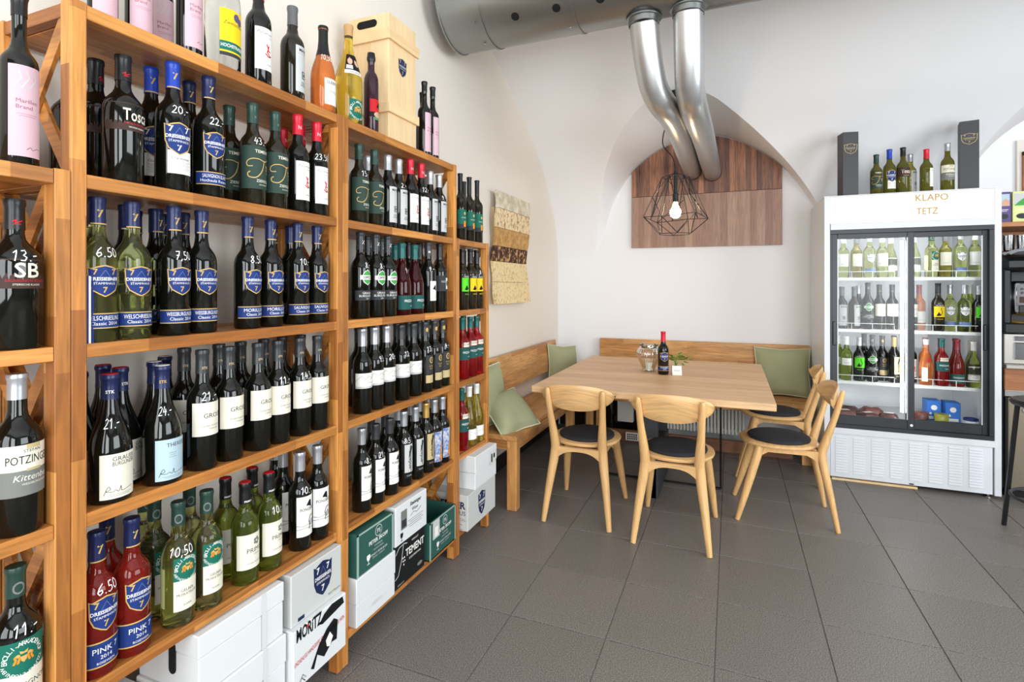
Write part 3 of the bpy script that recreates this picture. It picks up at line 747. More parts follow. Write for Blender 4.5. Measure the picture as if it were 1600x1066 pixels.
# ================================================================== THINGS ON THE TABLE
def jar():
    t = thing('glass_jar', 'ribbed clear glass jar lantern on the dining table', 'jar', (-.558, 3.985, .75))
    pr = [(.045, 0), (.05, .004), (.046, .018), (.05, .03), (.072, .075), (.086, .12), (.082, .15), (.062, .172), (.052, .18), (.054, .186), (.068, .19)]
    M1('jar_glass').lathe(pr, 96, rmod=lambda a, z: 1 + (.022 * math.cos(24 * a) if .025 < z < .175 else 0)).build('ribbed_body', t, 60)
    M1('jar_glass').lathe([(.05, .184), (.069, .186), (.07, .191), (.068, .195), (.05, .193)], 40).build('rim', t, 60)
    M1('jar_glass').lathe([(0, .004), (.045, .004)], 30).build('glass_base', t, 60)
    c = thing('candle', 'small white pillar candle inside the glass jar', 'candle', (-.558, 3.985, .755))
    M1('wax').lathe([(0, 0), (.026, 0), (.027, .003), (.027, .05), (.024, .054), (.008, .052), (0, .052)], 20).build('wax_body', c, 40)
    M1('black_metal').tube([(0, 0, .05), (.001, 0, .062)], .001, 5).build('wick', c)
jar()
pp = thing('potted_plant', 'small leafy plant in a yellow pot behind the bottle on the table', 'plant', (-.372, 3.98, .75))
M1('pot_yellow').lathe([(0, 0), (.022, 0), (.028, .04), (.030, .045), (.026, .045), (.024, .038), (0, .038)], 18).build('pot', pp)
rnd = random.Random(3)
for k in range(18):
    a = rnd.uniform(0, 2 * PI); r = rnd.uniform(.012, .045); z = rnd.uniform(.065, .125)
    if k > 14: a = rnd.uniform(-.3, .3); r = rnd.uniform(.05, .095); z = rnd.uniform(.075, .105)
    p = Vector((r * math.cos(a), r * math.sin(a), z))
    M1('leaf').tube(bez([(0, 0, .036), (p.x * .4, p.y * .4, z * .9), p], 4), .0011, 5).build('stem', pp)
    d = Vector((math.cos(a), math.sin(a), rnd.uniform(-.7, .5))).normalized(); sd = d.cross(Vector((0, 0, 1))).normalized(); l = rnd.uniform(.036, .052); w = l * .40
    nrm = sd.cross(d) * .004
    V = [p, p + d * l * .35 + sd * w + nrm, p + d * l, p + d * l * .35 - sd * w + nrm, p + d * l * .4 - nrm]
    M1('leaf').add(V, [(0, 1, 4), (1, 2, 4), (2, 3, 4), (3, 0, 4)]).build('leaf', pp, 60)
cd = thing('menu_card', 'small white folded card beside the bottle on the table', 'card', (-.352, 3.875, .75), math.radians(14))
m = M1('p_white'); m.prism([(-.004, .001), (0.004, .001), (.018, .0), (.020, .0), (.001, .062), (-.001, .062), (-.02, 0), (-.018, 0)], 'X', -.032, .032); m.build('card_stock', cd, 0)
p = Print(); p.stroke([(-.022, .034), (.022, .034)], .002, 'p_mgrey'); p.stroke([(-.016, .027), (.016, .027)], .0012, 'p_mgrey'); p.stroke([(-.016, .02), (.012, .02)], .0008, 'p_grey'); link('lettering', p.plane('lettering', (0, -.0205, .0), (1, 0, 0), Vector((0, .019, .062)).normalized()), cd)

# ================================================================== WINE RACKS
ZS = [1.975, 1.61, 1.245, .88, .505, .12]
XF, XK = -1.28, -1.578           # front and back of the racks
def rack(label, y0, y1, levels, top, vis_y0=None):
    t = thing('wine_rack', label, 'shelf', (0, y0, 0), 0, 'oak wine racks on the left wall'); L = y1 - y0; pw, pd = .03, .04
    for y in (0, L - pw):
        for xa in (XF - pd, XK): M1('oak_z').bbox(xa, xa + pd, y + .0005, y + pw - .0005, 0.004, top, .0015).build('post', t, 0)
        for xa in (XF - pd, XK): M1('black_plastic').lathe([(0, 0), (.012, 0), (.012, .004), (0, .004)], 10, xa + pd / 2, y + pw / 2).build('foot_pad', t)
    for z in levels: M1('oak_y').bbox(XK + .003, XF - .0015, pw, L - pw, z - .03, z, .0015).build('shelf_board', t, 0)
    lv = sorted(levels)
    for y in (0, L - pw):
        for i in range(len(lv)):
            za, zb = lv[i], (lv[i + 1] if i + 1 < len(lv) else None)
            M1('oak_x').bbox(XK + pd, XF - pd, y + .004, y + pw - .004, za - .03, za, .001).build('cross_rail', t, 0)
            if zb is None: continue
            zb -= .03
            for sgn, yo in ((1, .006), (-1, .0155)):
                a = Vector((XK + pd, 0, za + .004 if sgn > 0 else zb - .004)); b = Vector((XF - pd, 0, zb - .004 if sgn > 0 else za + .004))
                d = (b - a).normalized(); n = Vector((-d.z, 0, d.x)) * .016
                M1('oak_x').prism([(q.x, q.z) for q in (a + n, a - n, b - n, b + n)], 'Y', y + yo, y + yo + .0085).build('brace', t, 0)
    return t
rack('low oak wine rack cut off by the left edge of the picture', -.165, .68, ZS[1:], 1.612)
rack('tall oak wine rack nearest the camera, five wide shelves with price-marked bottles', .68, 1.525, ZS, 1.978)
rack('tall oak wine rack, second from the camera, with the wooden gift crate on top', 1.525, 2.375, ZS, 1.978)
rack('short narrow oak wine rack at the far end next to the bench', 2.375, 2.76, ZS[1:], 1.612)

# ================================================================== BOTTLES
def prof_bdx(h, r, nr=.0148):
    return [(0, .006), (r * .55, .003), (r - .004, 0), (r, .005), (r, h * .56), (r * .985, h * .59), (r * .93, h * .622), (r * .82, h * .652), (r * .66, h * .68), (r * .52, h * .705), (nr + .0025, h * .735), (nr + .0008, h * .77), (nr, h * .9), (nr, h - .012), (nr + .0015, h - .010), (nr + .0015, h - .002), (nr, h), (0, h)]
def prof_burg(h, r, nr=.0150):
    return [(0, .006), (r * .55, .003), (r - .005, 0), (r, .006), (r, h * .40), (r * .975, h * .45), (r * .91, h * .50), (r * .81, h * .55), (r * .69, h * .60), (r * .57, h * .65), (r * .47, h * .70), (nr + .002, h * .76), (nr, h * .84), (nr, h - .014), (nr + .002, h - .012), (nr + .002, h - .003), (nr, h), (0, h)]
def prof_slim(h, r, nr=.0118):
    return [(0, .005), (r * .55, .003), (r - .003, 0), (r, .005), (r, h * .585), (r * .95, h * .615), (r * .80, h * .642), (r * .6, h * .665), (nr + .002, h * .70), (nr, h * .74), (nr, h - .012), (nr + .002, h - .010), (nr + .002, h - .002), (nr, h), (0, h)]
def prof_flask(h, r, nr=.013):
    return [(0, .006), (r - .004, 0), (r, .006), (r, h * .62), (r * .96, h * .68), (r * .8, h * .73), (r * .5, h * .77), (nr, h * .80), (nr, h * .9), (nr + .003, h * .91), (nr + .003, h * .94), (nr, h), (0, h)]
PROF = dict(bdx=prof_bdx, burg=prof_burg, slim=prof_slim, flask=prof_flask)

STY = {}
class Style:
    def __init__(s, key, desc, shape, h, r, glass, cap, caplen, label=None, capprint=None, captop=None, tall=None, liquid=None):
        s.key, s.desc, s.h, s.r, s.cap, s.caplen = key, desc, h, r, cap, caplen
        s.prof = PROF[shape](h, r); zz = [p[1] for p in s.prof[2:-1]]; rr = [p[0] for p in s.prof[2:-1]]
        s.rf = lambda v: float(np.interp(v, zz, rr))
        s.glass = M1(glass).lathe(s.prof, 28).data('wine_bottle', 50)
        z0 = h - caplen
        if cap:
            cp = [(s.rf(z0) + .0010, z0)] + [(s.rf(z0 + (h - z0) * t) + .0011, z0 + (h - z0) * t) for t in (.25, .5, .75, .84, .86, .95)] + [(s.rf(h - .001) + .001, h + .0006), (s.rf(h) - .002, h + .0012), (0, h + .0012)]
            m = M1(cap).lathe(cp, 24)
            if captop: m.use(captop).lathe([(s.rf(h) + .0014, h - .002), (s.rf(h) + .0012, h + .0016), (s.rf(h) - .003, h + .0020), (0, h + .0020)], 24)
            s.capme = m.data('capsule', 50)
        else: s.capme = None
        s.labme = None; s.capp = None
        if label:
            p = Print(r * .12); label(p, s); s.labme = [('label', p.wrap('label', s.rf))] + [(n, q.wrap(n, s.rf)) for n, q in p.subs]
        if capprint:
            p = Print(.003); capprint(p, s)
            V = []
            for u, v, l in p.V:
                rad = s.rf(v) + .0016 + .0002 * l; a = u / rad; V.append((rad * math.cos(a), rad * math.sin(a), v))
            s.capp = p._mesh('capsule_print', V)
        s.prices = {}; STY[key] = s
    def price(s, txt):
        if txt not in s.prices:
            p = Print(.003); v = s.h * .585; p.price(txt, .006, v, .0215); s.prices[txt] = p.wrap('price_mark', s.rf)
        return s.prices[txt]
def bottle(st, loc, rz, label, price='', group=None, name='wine_bottle'):
    s = STY[st]; o = link(name, s.glass, None, loc, (0, 0, rz), label=label, cat='bottle', group=group)
    if s.capme: link('capsule', s.capme, o)
    for n, me in (s.labme or []): link(n, me, o)
    if s.capp: link('capsule_print', s.capp, o)
    if price: link('price_mark', s.price(price), o)
    return o

def lines(p, u, v, w, n, dv, mat, layer=2, t=.0006):
    for i in range(n): p.stroke([(u - w / 2 * (1 - .2 * (i % 2)), v - i * dv), (u + w / 2 * (1 - .2 * (i % 2)), v - i * dv)], t, mat, layer)
def cap7(p, s):
    p.text('7', 0, s.h - .045, .017, 'p_gold', 1, bold=.02); p.rect(-.02, s.h - s.caplen + .001, .02, s.h - s.caplen + .004, 'p_gold', 1)
def cap_txt(t, mat='p_white', z=.045, hh=.007):
    def f(p, s): p.text(t, 0, s.h - z, hh, mat, 1, bold=.02)
    return f

def lab_crest(band, sub, wl=None):
    def f(p, s):
        p.crest(0, s.h * .31, s.h * .53, .066); p = p.new('lower_label')
        p.rect(-.052, s.h * .095, .052, s.h * .2, 'p_gold', 1); p.rect(-.052, s.h * .102, .052, s.h * .193, 'p_blue', 2)
        p.text(band, 0, s.h * .152, .0095, 'p_white', 3, wmax=.068); p.text(sub, 0, s.h * .118, .0075, 'p_white', 3)
    return f
Style('crest_dark', 'dark bottle with blue crest', 'bdx', .327, .0372, 'glass_dark', 'cap_navy', .062, lab_crest('WEISSBURGUNDER', 'Classic 2014'), cap7)
Style('crest_mori', 'slender dark blue-crest bottle', 'bdx', .328, .0368, 'glass_dark', 'cap_navy', .062, lab_crest('MORILLON', 'Classic 2014'), cap7)
Style('crest_sauv', 'navy-capped dark blue-crest bottle', 'bdx', .330, .0366, 'glass_dark', 'cap_navy', .062, lab_crest('SAUVIGNON', 'Classic 2014'), cap7)
Style('crest_clear', 'pale green blue-crest bottle', 'bdx', .324, .0385, 'wine_pale', 'cap_navy', .062, lab_crest('WELSCHRIESLING', 'Classic 2014'), cap7)
Style('crest_navy', 'large navy-capped blue-crest bottle', 'bdx', .330, .040, 'glass_dark', 'cap_navy', .062, lab_crest('SAUVIGNON BLANC', 'Hochsulz Reserve'), cap7)
Style('crest_table', 'red-capped blue-crest bottle', 'bdx', .300, .037, 'glass_dark', 'cap_red', .07, lab_crest('ZWEIGELT', '2013'))
def lab_cb(p, s):
    p.rect(-.026, .042, .034, .10, 'p_white', 1); p.text('Chardonnay', .004, .078, .006, 'p_dgrey', 2); lines(p, .004, .072, .045, 6, .004, 'p_mgrey')
    p.crest(.0, .088, .172, .068, 2, seven='p_white')
Style('crest_blue', 'bright blue-capped crest bottle', 'bdx', .330, .040, 'glass_dark', 'cap_blue', .068, lab_cb, cap7)
def lab_pink7(p, s):
    p.crest(0, .100, .178, .066); p = p.new('lower_label'); p.rect(-.06, .024, .06, .080, 'p_gold', 1); p.rect(-.06, .027, .06, .077, 'p_blue', 2)
    p.text('PINK 7', 0, .055, .012, 'p_white', 3); p.text('2014', 0, .042, .008, 'p_white', 3); p.text('ROSEWEIN', 0, .031, .005, 'p_white', 3)
Style('pink7', 'rose wine blue-crest bottle', 'bdx', .312, .0385, 'wine_rose', 'cap_navy', .065, lab_pink7, cap7)
def lab_pink(p, s):
    p.rect(-.026, .016, .032, .196, 'p_pink', 1); p.text('Marillen', -.014, .122, .0078, 'p_pinktext', 2, -1); p.text('Brand', -.014, .110, .0078, 'p_pinktext', 2, -1)
    lines(p, .004, .100, .034, 2, .004, 'p_pinktext'); p.stroke([(.002, .03), (.008, .036), (.012, .03), (.02, .035), (.028, .034)], .0009, 'p_brown', 2)
    for a in range(3): p.stroke([(-.018 + .012 * a, .15), (-.006 + .012 * a, .172), (-.01 + .012 * a, .186)], .003, 'p_grey', 2)
Style('pinklabel', 'slim black bottle with pink label', 'slim', .345, .0305, 'glass_dark', 'cap_black', .045, lab_pink)
def lab_sb(p, s):
    p.rect(-.062, .12, .058, .178, 'p_brown', 1); p.text('SB', .008, .142, .028, 'p_cream', 2, bold=.015); p.text('SAUVIGNON BLANC', .008, .133, .005, 'p_red', 2); p.text('STEIRISCHE KLASSIK', .008, .126, .0035, 'p_cream', 2)
def cap_mark(p, s): p.stroke([(-.008, s.h - .045), (-.002, s.h - .04), (-.004, s.h - .048), (.008, s.h - .042)], .002, 'p_red', 1); p.stroke([(-.006, s.h - .05), (.006, s.h - .049)], .0015, 'p_red', 1)
Style('sb', 'broad black bottle lettered SB', 'bdx', .297, .044, 'glass_dark', 'cap_black', .06, lab_sb, cap_mark)
def lab_tosca(p, s):
    p.rect(-.055, .118, .062, .182, 'p_brown', 1); p.text('Tosca', .012, .142, .027, 'p_cream', 2, bold=.012, wmax=.06); p.text('SAUVIGNON BLANC', .012, .133, .0045, 'p_red', 2, wmax=.055); p.text('GROSSE RESERVE', .012, .125, .0035, 'p_cream', 2)
Style('tosca', 'broad black bottle with brown label', 'bdx', .299, .0415, 'glass_dark', 'cap_black', .06, lab_tosca, cap_mark)
def lab_potz(p, s):
    p.rect(-.05, .128, .065, .178, 'p_cream', 1); p.rect(-.05, .078, .065, .128, 'p_mgrey', 1); p.text('STEFAN', .010, .163, .006, 'p_dgrey', 2); p.text('POTZINGER', .010, .141, .016, 'p_black', 2, wmax=.082)
    p.text('Kittenberg', .018, .108, .012, 'p_cream', 2, shear=.25); p.text('WEISSBURGUNDER', .018, .099, .004, 'p_cream', 2); p.rect(.0, .170, .025, .1785, 'p_boxgold', 2); p.rect(.0, .126, .025, .131, 'p_boxgold', 3)
Style('potz', 'grey-capped bottle with cream-grey label', 'bdx', .314, .0405, 'glass_dark', 'cap_silver', .05, lab_potz)
def lab_brd(p, s):
    p.rect(-.05, .03, .05, .108, 'p_cream', 1); p.rect(-.05, .108, .05, .172, 'p_green', 1); p.emblem(.0, .137, .033, 2); p.text('SAUVIGNON', .008, .078, .010, 'p_dgrey', 2); p.text('BLANC', .008, .064, .008, 'p_dgrey', 2)
def cap_em(p, s): p.ell(0, s.h - .04, .010, .012, 'p_mgrey', 1, 12); p.ell(0, s.h - .04, .007, .0085, 'cap_green', 2, 12)
Style('brolli_dark', 'dark bottle with green badge label', 'bdx', .306, .040, 'glass_dark', 'cap_green', .058, lab_brd, cap_em)
def lab_brc(p, s):
    p.rect(-.012, .042, .052, .118, 'p_cream', 1); p.rect(-.012, .118, .052, .176, 'p_green', 1); p.emblem(.020, .147, .030, 2); p.new('back_label').rect(-.075, .05, -.034, .15, 'p_pale', 1)
    p.text('GELBER', .020, .089, .0065, 'p_dgrey', 2); p.text('MUSKATELLER', .020, .079, .0065, 'p_dgrey', 2, wmax=.05); p.text('KLASSIK', .020, .054, .004, 'p_dgrey', 2)
Style('brolli_clear', 'pale green bottle with green badge', 'bdx', .308, .0385, 'wine_pale', 'cap_green', .058, lab_brc, cap_em)
def lab_tement(p, s):
    p.rect(-.055, .046, .055, .172, 'p_dgreen', 1); p.text('TEMENT', .010, .152, .009, 'p_cream', 2, bold=.01); p.text('ZIEREGG', .012, .066, .008, 'p_cream', 2); p.text('SAUVIGNON', .012, .057, .0035, 'p_cream', 2)
    p.curve([(-.020, .112), (-.034, .112), (-.036, .124), (-.024, .133), (-.004, .134), (.016, .129), (.036, .137)], .0024, 'p_gold', 2)
    p.curve([(.014, .132), (.011, .114), (.003, .094), (-.012, .079), (-.030, .080), (-.034, .090), (-.027, .096)], .0028, 'p_gold', 2)
    for a, b in ((.026, .115), (.034, .113), (.028, .106), (.035, .104), (.031, .096)): p.ell(a, b, .0032, .0036, 'p_gold', 2, 8)
Style('tement', 'dark bottle with forest-green label', 'bdx', .303, .0372, 'glass_brown', 'cap_green', .06, lab_tement, cap_txt('K', 'p_mgrey'))
def lab_furm(p, s):
    p.rect(-.022, .040, .046, .166, 'p_white', 1); p.stroke([(-.016, .148), (-.010, .156), (-.006, .147), (.0, .152), (.006, .148), (.014, .152), (.022, .149), (.034, .151)], .0012, 'p_dgrey', 2); p.stroke([(-.012, .140), (.036, .140)], .0006, 'p_dgrey', 2)
    for q in ([(.012, .118), (.018, .105), (.014, .095), (.024, .085)], [(.020, .115), (.016, .100), (.026, .098)], [(.008, .090), (.018, .082), (.030, .086)]): p.stroke(q, .004, 'p_red', 2)
    p.text('SAUVIGNON', .012, .056, .004, 'p_mgrey', 2)
Style('furmint', 'red-capped bottle with white label', 'bdx', .322, .0366, 'glass_dark', 'cap_red', .066, lab_furm, cap_txt('N', 'p_pink', .048, .012))
def lab_mayer(p, s):
    p.rect(-.014, .022, .046, .170, 'p_grey', 1); p.text('MAYER', .018, .152, .009, 'p_black', 2, bold=.02); lines(p, .016, .145, .05, 1, .01, 'p_mgrey'); p.rect(.008, .066, .026, .090, 'p_black', 2); p.rect(.0105, .069, .0235, .087, 'p_grey', 3); p.rect(.013, .073, .021, .083, 'p_dgrey', 4)
    p.text('WELSCH', .018, .05, .005, 'p_dgrey', 2); p.text('RIESLING', .018, .042, .005, 'p_dgrey', 2)
Style('mayer', 'grey-capped bottle with grey label', 'bdx', .302, .037, 'glass_brown', 'cap_grey', .062, lab_mayer)
Style('mayer_s', 'silver-capped bottle with grey label', 'bdx', .302, .037, 'glass_dark', 'cap_silver', .062, lab_mayer)
Style('mayer_green', 'green bottle with grey label', 'bdx', .29, .036, 'wine_olive', 'cap_silver', .055, lab_mayer)
def sig(p, u, v, mat='p_black'):
    p.curve([(u - .026, v - .004), (u - .018, v + .014), (u - .014, v + .008), (u - .022, v + .004), (u - .010, v + .002), (u - .004, v + .005), (u + .002, v + .001), (u + .006, v + .012), (u + .008, v + .001), (u + .020, v + .003), (u + .034, v + .006)], .0011, mat, 2)
def lab_pol(p, s):
    p.rect(-.020, .012, .060, .112, 'p_cream', 1); p.text('GRAUER', .004, .096, .0095, 'p_dgrey', 2, -1); p.text('BURGUNDER', .004, .085, .0095, 'p_dgrey', 2, -1, wmax=.052); sig(p, .014, .026); lines(p, .018, .06, .02, 1, .005, 'p_grey'); lines(p, .020, .021, .05, 2, .0035, 'p_mgrey', t=.0009)
Style('pol', 'burgundy-shaped bottle with cream label', 'burg', .287, .043, 'glass_dark', 'cap_navy', .056, lab_pol, cap_txt('STK', 'p_white', .042), 'p_red')
def lab_ther(p, s):
    p.rect(-.020, .012, .060, .112, 'p_skyblue', 1); p.text('THERESE', .004, .093, .0095, 'p_dgrey', 2, -1, wmax=.05); lines(p, .018, .078, .018, 3, .005, 'p_mgrey', t=.0009); sig(p, .014, .026); lines(p, .020, .021, .05, 2, .0035, 'p_mgrey', t=.0009)
Style('therese', 'burgundy-shaped bottle with pale blue label', 'burg', .290, .043, 'glass_dark', 'cap_navy', .056, lab_ther, cap_txt('STK', 'p_gold', .042), 'p_white')
def lab_gross(p, s):
    p.rect(-.040, .092, .056, .180, 'p_cream', 1); p.text('GROSS', .014, .139, .012, 'p_dgrey', 2, wmax=.055); p.text('GELBER MUSKATELLER', .014, .116, .004, 'p_mgrey', 2); p.text('STEIERMARK', .014, .108, .0035, 'p_mgrey', 2)
Style('gross', 'dark bottle with plain cream label', 'bdx', .317, .0372, 'glass_dark', 'cap_dark', .062, lab_gross, cap_txt('STK', 'p_boxgold', .05, .006))
def lab_prim(p, s):
    p.rect(-.045, .046, .055, .146, 'p_cream', 1); p.text('PRIMUS', .012, .092, .0125, 'p_dgrey', 2, wmax=.06); p.text('GELBER MUSKATELLER', .012, .060, .004, 'p_mgrey', 2); p.text('STEIERMARK', .012, .084, .003, 'p_mgrey', 2)
    for a in range(5): p.ell(.012 + .007 * math.cos(a * 1.256), .122 + .007 * math.sin(a * 1.256), .0045, .0045, 'p_mgrey', 2, 8)
Style('primus', 'green-glass bottle with cream label', 'bdx', .288, .0375, 'wine_green', 'cap_black', .06, lab_prim, cap_txt('PRIMUS', 'p_white', .055, .005), 'p_red')
def bird(p, u, v, k, mat='p_black', layer=2):
    p.shape([(u - .010 * k, v), (u - .002 * k, v + .012 * k), (u + .004 * k, v + .018 * k), (u + .010 * k, v + .014 * k), (u + .006 * k, v + .006 * k), (u + .012 * k, v - .008 * k), (u + .002 * k, v - .002 * k)], mat, layer)
def lab_pong(curl):
    def f(p, s):
        p.rect(-.030, .046, .056, .176, 'p_white', 1); bird(p, .010, .145, 1.0); p.text('PONGRATZ', .012, .128, .010, 'p_black', 2, bold=.01, wmax=.062)
        p.stroke([(-.03, .083), (-.01, .079), (.02, .086), (.056, .078)], .0012, 'p_black', 2); p.stroke([(-.03, .070), (.0, .073), (.056, .064)], .0012, 'p_black', 2)
        if curl: p.stroke([(.030, .110), (.016, .108), (.010, .092), (.018, .078), (.030, .082), (.026, .096), (.014, .088), (.012, .066)], .004, 'p_mgrey', 2)
        else: p.rect(.016, .066, .030, .116, 'p_dgrey', 2); p.text('W', .023, .088, .010, 'p_white', 3)
    return f
Style('pongratz', 'dark bottle with curl-sketch white label', 'bdx', .314, .0366, 'glass_dark', 'cap_silver', .06, lab_pong(True))
Style('pongratz_b', 'dark bottle with bird-sketch white label', 'bdx', .310, .0368, 'glass_dark', 'cap_dark', .06, lab_pong(False))
def lab_opitz(p, s):
    p.shape([(-.026, .158), (-.016, .178), (0, .188), (.016, .178), (.026, .158), (.016, .138), (0, .128), (-.016, .138)], 'p_white', 1); p.shape([(-.023, .158), (-.014, .176), (0, .185), (.014, .176), (.023, .158), (.014, .140), (0, .131), (-.014, .140)], 'p_gr2', 2)
    p.rect(-.031, .149, .031, .166, 'p_white', 3); p.text('OPITZ', 0, .153, .009, 'p_dgrey', 4, bold=.03); p = p.new('lower_label'); p.rect(-.05, .070, .05, .108, 'p_dgrey', 1); p.text('GRAUER', 0, .094, .008, 'p_white', 2); p.text('BURGUNDER', 0, .083, .008, 'p_white', 2); p.text('2014', 0, .074, .005, 'p_white', 2)
Style('opitz', 'black bottle with green oval label', 'bdx', .331, .0370, 'glass_dark', 'cap_dark', .068, lab_opitz, cap_txt('Z', 'p_white', .045, .014))
def lab_fried(p, s):
    p.rect(-.05, .024, .055, .084, 'p_teal', 1); p.text('FRIZZANTE', .010, .056, .010, 'p_white', 2, bold=.01, wmax=.066); p.text('ROSE', .018, .036, .006, 'p_white', 2)
Style('friedrich', 'teal-capped sloping rose bottle', 'burg', .310, .041, 'wine_dark_rose', 'cap_teal', .065, lab_fried)
def lab_friedr(p, s):
    p.new('upper_label').rect(-.02, .168, .036, .192, 'p_cream', 1); p.rect(-.05, .10, .055, .164, 'p_teal', 1); p.text('FRIZZANTE', .010, .135, .010, 'p_white', 2, bold=.01, wmax=.066); p.text('ROSE', .018, .114, .006, 'p_white', 2)
Style('friedrich_r', 'bright red rose bottle', 'bdx', .320, .0385, 'wine_red', 'cap_teal', .06, lab_friedr)
def lab_whl(p, s):
    p.rect(-.004, .056, .042, .148, 'p_white', 1); bird(p, .020, .110, 1.1); lines(p, .018, .08, .025, 3, .005, 'p_mgrey')
Style('whitelab', 'dark bottle with narrow white label', 'bdx', .330, .0370, 'glass_dark', 'cap_dark', .066, lab_whl, cap_txt('M', 'p_white', .05, .01))
def lab_dkl(p, s):
    p.rect(-.045, .10, .05, .175, 'p_dgrey', 1); p.text('RIED', .0, .142, .009, 'p_grey', 2); p.rect(.012, .11, .032, .165, 'p_cream', 2); p.ell(.022, .138, .007, .014, 'p_black', 3, 10)
Style('darklab', 'black bottle with slate label', 'bdx', .331, .0370, 'glass_dark', 'cap_black', .066, lab_dkl)
def lab_hill(p, s):
    p.rect(-.055, .105, .060, .156, 'p_white', 1); p.rect(-.055, .098, .060, .106, 'p_grey', 1)
    for dx in (-.03, 0, .025): p.stroke([(dx - .025, .125), (dx, .146), (dx + .015, .134), (dx + .03, .142)], .0010, 'p_mgrey', 2)
    p.stroke([(-.01, .117), (-.004, .124), (.0, .117), (.006, .121), (.012, .117), (.03, .120)], .0010, 'p_dgrey', 2)
Style('hills', 'silver-capped bottle with hill-sketch label', 'bdx', .323, .0370, 'glass_dark', 'cap_silver', .066, lab_hill)
Style('hills2', 'dark-capped bottle with hill-sketch label', 'bdx', .320, .0374, 'glass_dark', 'cap_dark', .060, lab_hill)
def lab_gold(p, s):
    p.rect(-.022, .082, .040, .170, 'p_dgrey', 1); p.new('lower_label').rect(-.022, .042, .040, .078, 'p_boxgold', 1); p.ell(.009, .147, .013, .015, 'p_gold', 2, 14); p.ell(.009, .147, .009, .011, 'p_dgrey', 3, 14); p.text('X', .009, .142, .011, 'p_gold', 4); p.text('CUVEE', .009, .116, .007, 'p_gold', 2); p.text('ROT', .009, .104, .007, 'p_gold', 2)
Style('goldlab', 'dark bottle with gold-and-slate label', 'bdx', .321, .0368, 'glass_dark', 'cap_dark', .062, lab_gold, lambda p, s: p.ell(0, s.h - .035, .008, .010, 'p_gold', 1, 12))
def lab_land(bg, ink):
    def f(p, s):
        p.rect(-.008, .060, .038, .180, bg, 1); p.shape([(.020, .176), (.036, .165), (.010, .120)], 'p_dgrey', 2); p.text('Landauer', .024, .108, .017, ink, 3, rot=PI / 2, bold=.02, wmax=.086); p = p.new('lower_label'); p.rect(-.008, .036, .038, .056, 'p_black', 1); p.text('CUVEE', .015, .043, .006, bg, 2)
    return f
Style('landauer', 'black bottle with upright silver lettering', 'bdx', .317, .0372, 'glass_dark', 'cap_silver', .062, lab_land('p_grey', 'p_black'))
Style('landauer_g', 'gold-capped bottle with upright gold label', 'bdx', .316, .0372, 'glass_dark', 'cap_gold', .066, lab_land('p_boxgold', 'p_black'))
def lab_paint(p, s):
    p.rect(-.016, .027, .050, .170, 'painted_a', 1); p.shape([(.004, .03), (.046, .03), (.046, .09), (.028, .13), (.018, .085)], 'painted_b', 2)
Style('painted', 'bottle with colourful painted label', 'bdx', .317, .0366, 'glass_dark', 'cap_silver', .06, lab_paint)
def lab_tallg(p, s):
    p.rect(-.03, .085, .042, .160, 'p_green', 1); p.rect(-.03, .062, .042, .085, 'p_dgrey', 1); p.ell(.012, .14, .007, .008, 'p_gold', 2, 10); p.rect(.005, .07, .02, .1, 'p_orange', 2); p.text('AUSLESE', .008, .115, .006, 'p_cream', 2)
Style('tallgreen', 'tall slim bottle with green label', 'slim', .352, .033, 'glass_brown', 'cap_black', .09, lab_tallg)
def lab_yel(bg):
    def f(p, s):
        p.rect(-.028, .096, .042, .168, bg, 1); p.rect(-.028, .168, .042, .182, 'p_dgrey', 1); p.text('MUSKAT', .007, .1705, .008, 'p_white', 2); p.stroke([(-.010, .106), (.002, .104), (.016, .112), (.020, .13), (.012, .15), (.016, .16)], .004, 'p_black', 2); p.shape([(-.014, .104), (.006, .104), (.012, .112), (.0, .130)], 'p_black', 2); p.new('lower_lettering').text('MOUSSE', .008, .078, .007, bg, 1)
    return f
Style('yellow', 'dark bottle with bright yellow label', 'bdx', .326, .0365, 'glass_brown', 'cap_black', .07, lab_yel('p_yellow'))
Style('yellow_g', 'dark bottle with lime green label', 'bdx', .320, .0365, 'glass_brown', 'cap_black', .07, lab_yel('p_lime'))
def lab_wh(p, s): p.rect(-.034, .036, .050, .092, 'p_white', 1); p.stroke([(-.02, .06), (0, .072), (.02, .058), (.035, .066)], .001, 'p_mgrey', 2)
Style('white', 'clear-glass white wine bottle', 'burg', .318, .041, 'wine_gold', 'cap_white', .055, lab_wh)
def lab_schn(p, s):
    p.rect(-.032, .03, .045, .16, 'p_yellow', 1); p.text('Zwetschke', .006, .118, .009, 'p_dgrey', 2, shear=.2, wmax=.066); p.ell(.014, .142, .010, .012, 'p_purple', 2, 12); p.ell(.026, .135, .009, .011, 'p_purple', 2, 12); p.rect(-.032, .045, .045, .070, 'p_green', 2); p.text('HOCHSTRASSER', .006, .054, .009, 'p_white', 3, bold=.02, wmax=.07); p.rect(-.032, .030, .045, .040, 'p_dgrey', 2)
Style('schnapps', 'broad clear yellow-label spirit bottle', 'flask', .30, .046, 'spirit_clear', 'cap_silver', .05, lab_schn)
def lab_secco(p, s):
    p.rect(-.006, .022, .056, .112, 'p_white', 1); p.text('SLEEPY', .024, .094, .010, 'p_dgrey', 2, bold=.01, wmax=.05); p.text('SECCO', .026, .064, .008, 'p_mgrey', 2)
Style('secco', 'orange sparkling rose bottle', 'burg', .302, .042, 'wine_orange', 'cap_black', .105, lab_secco)
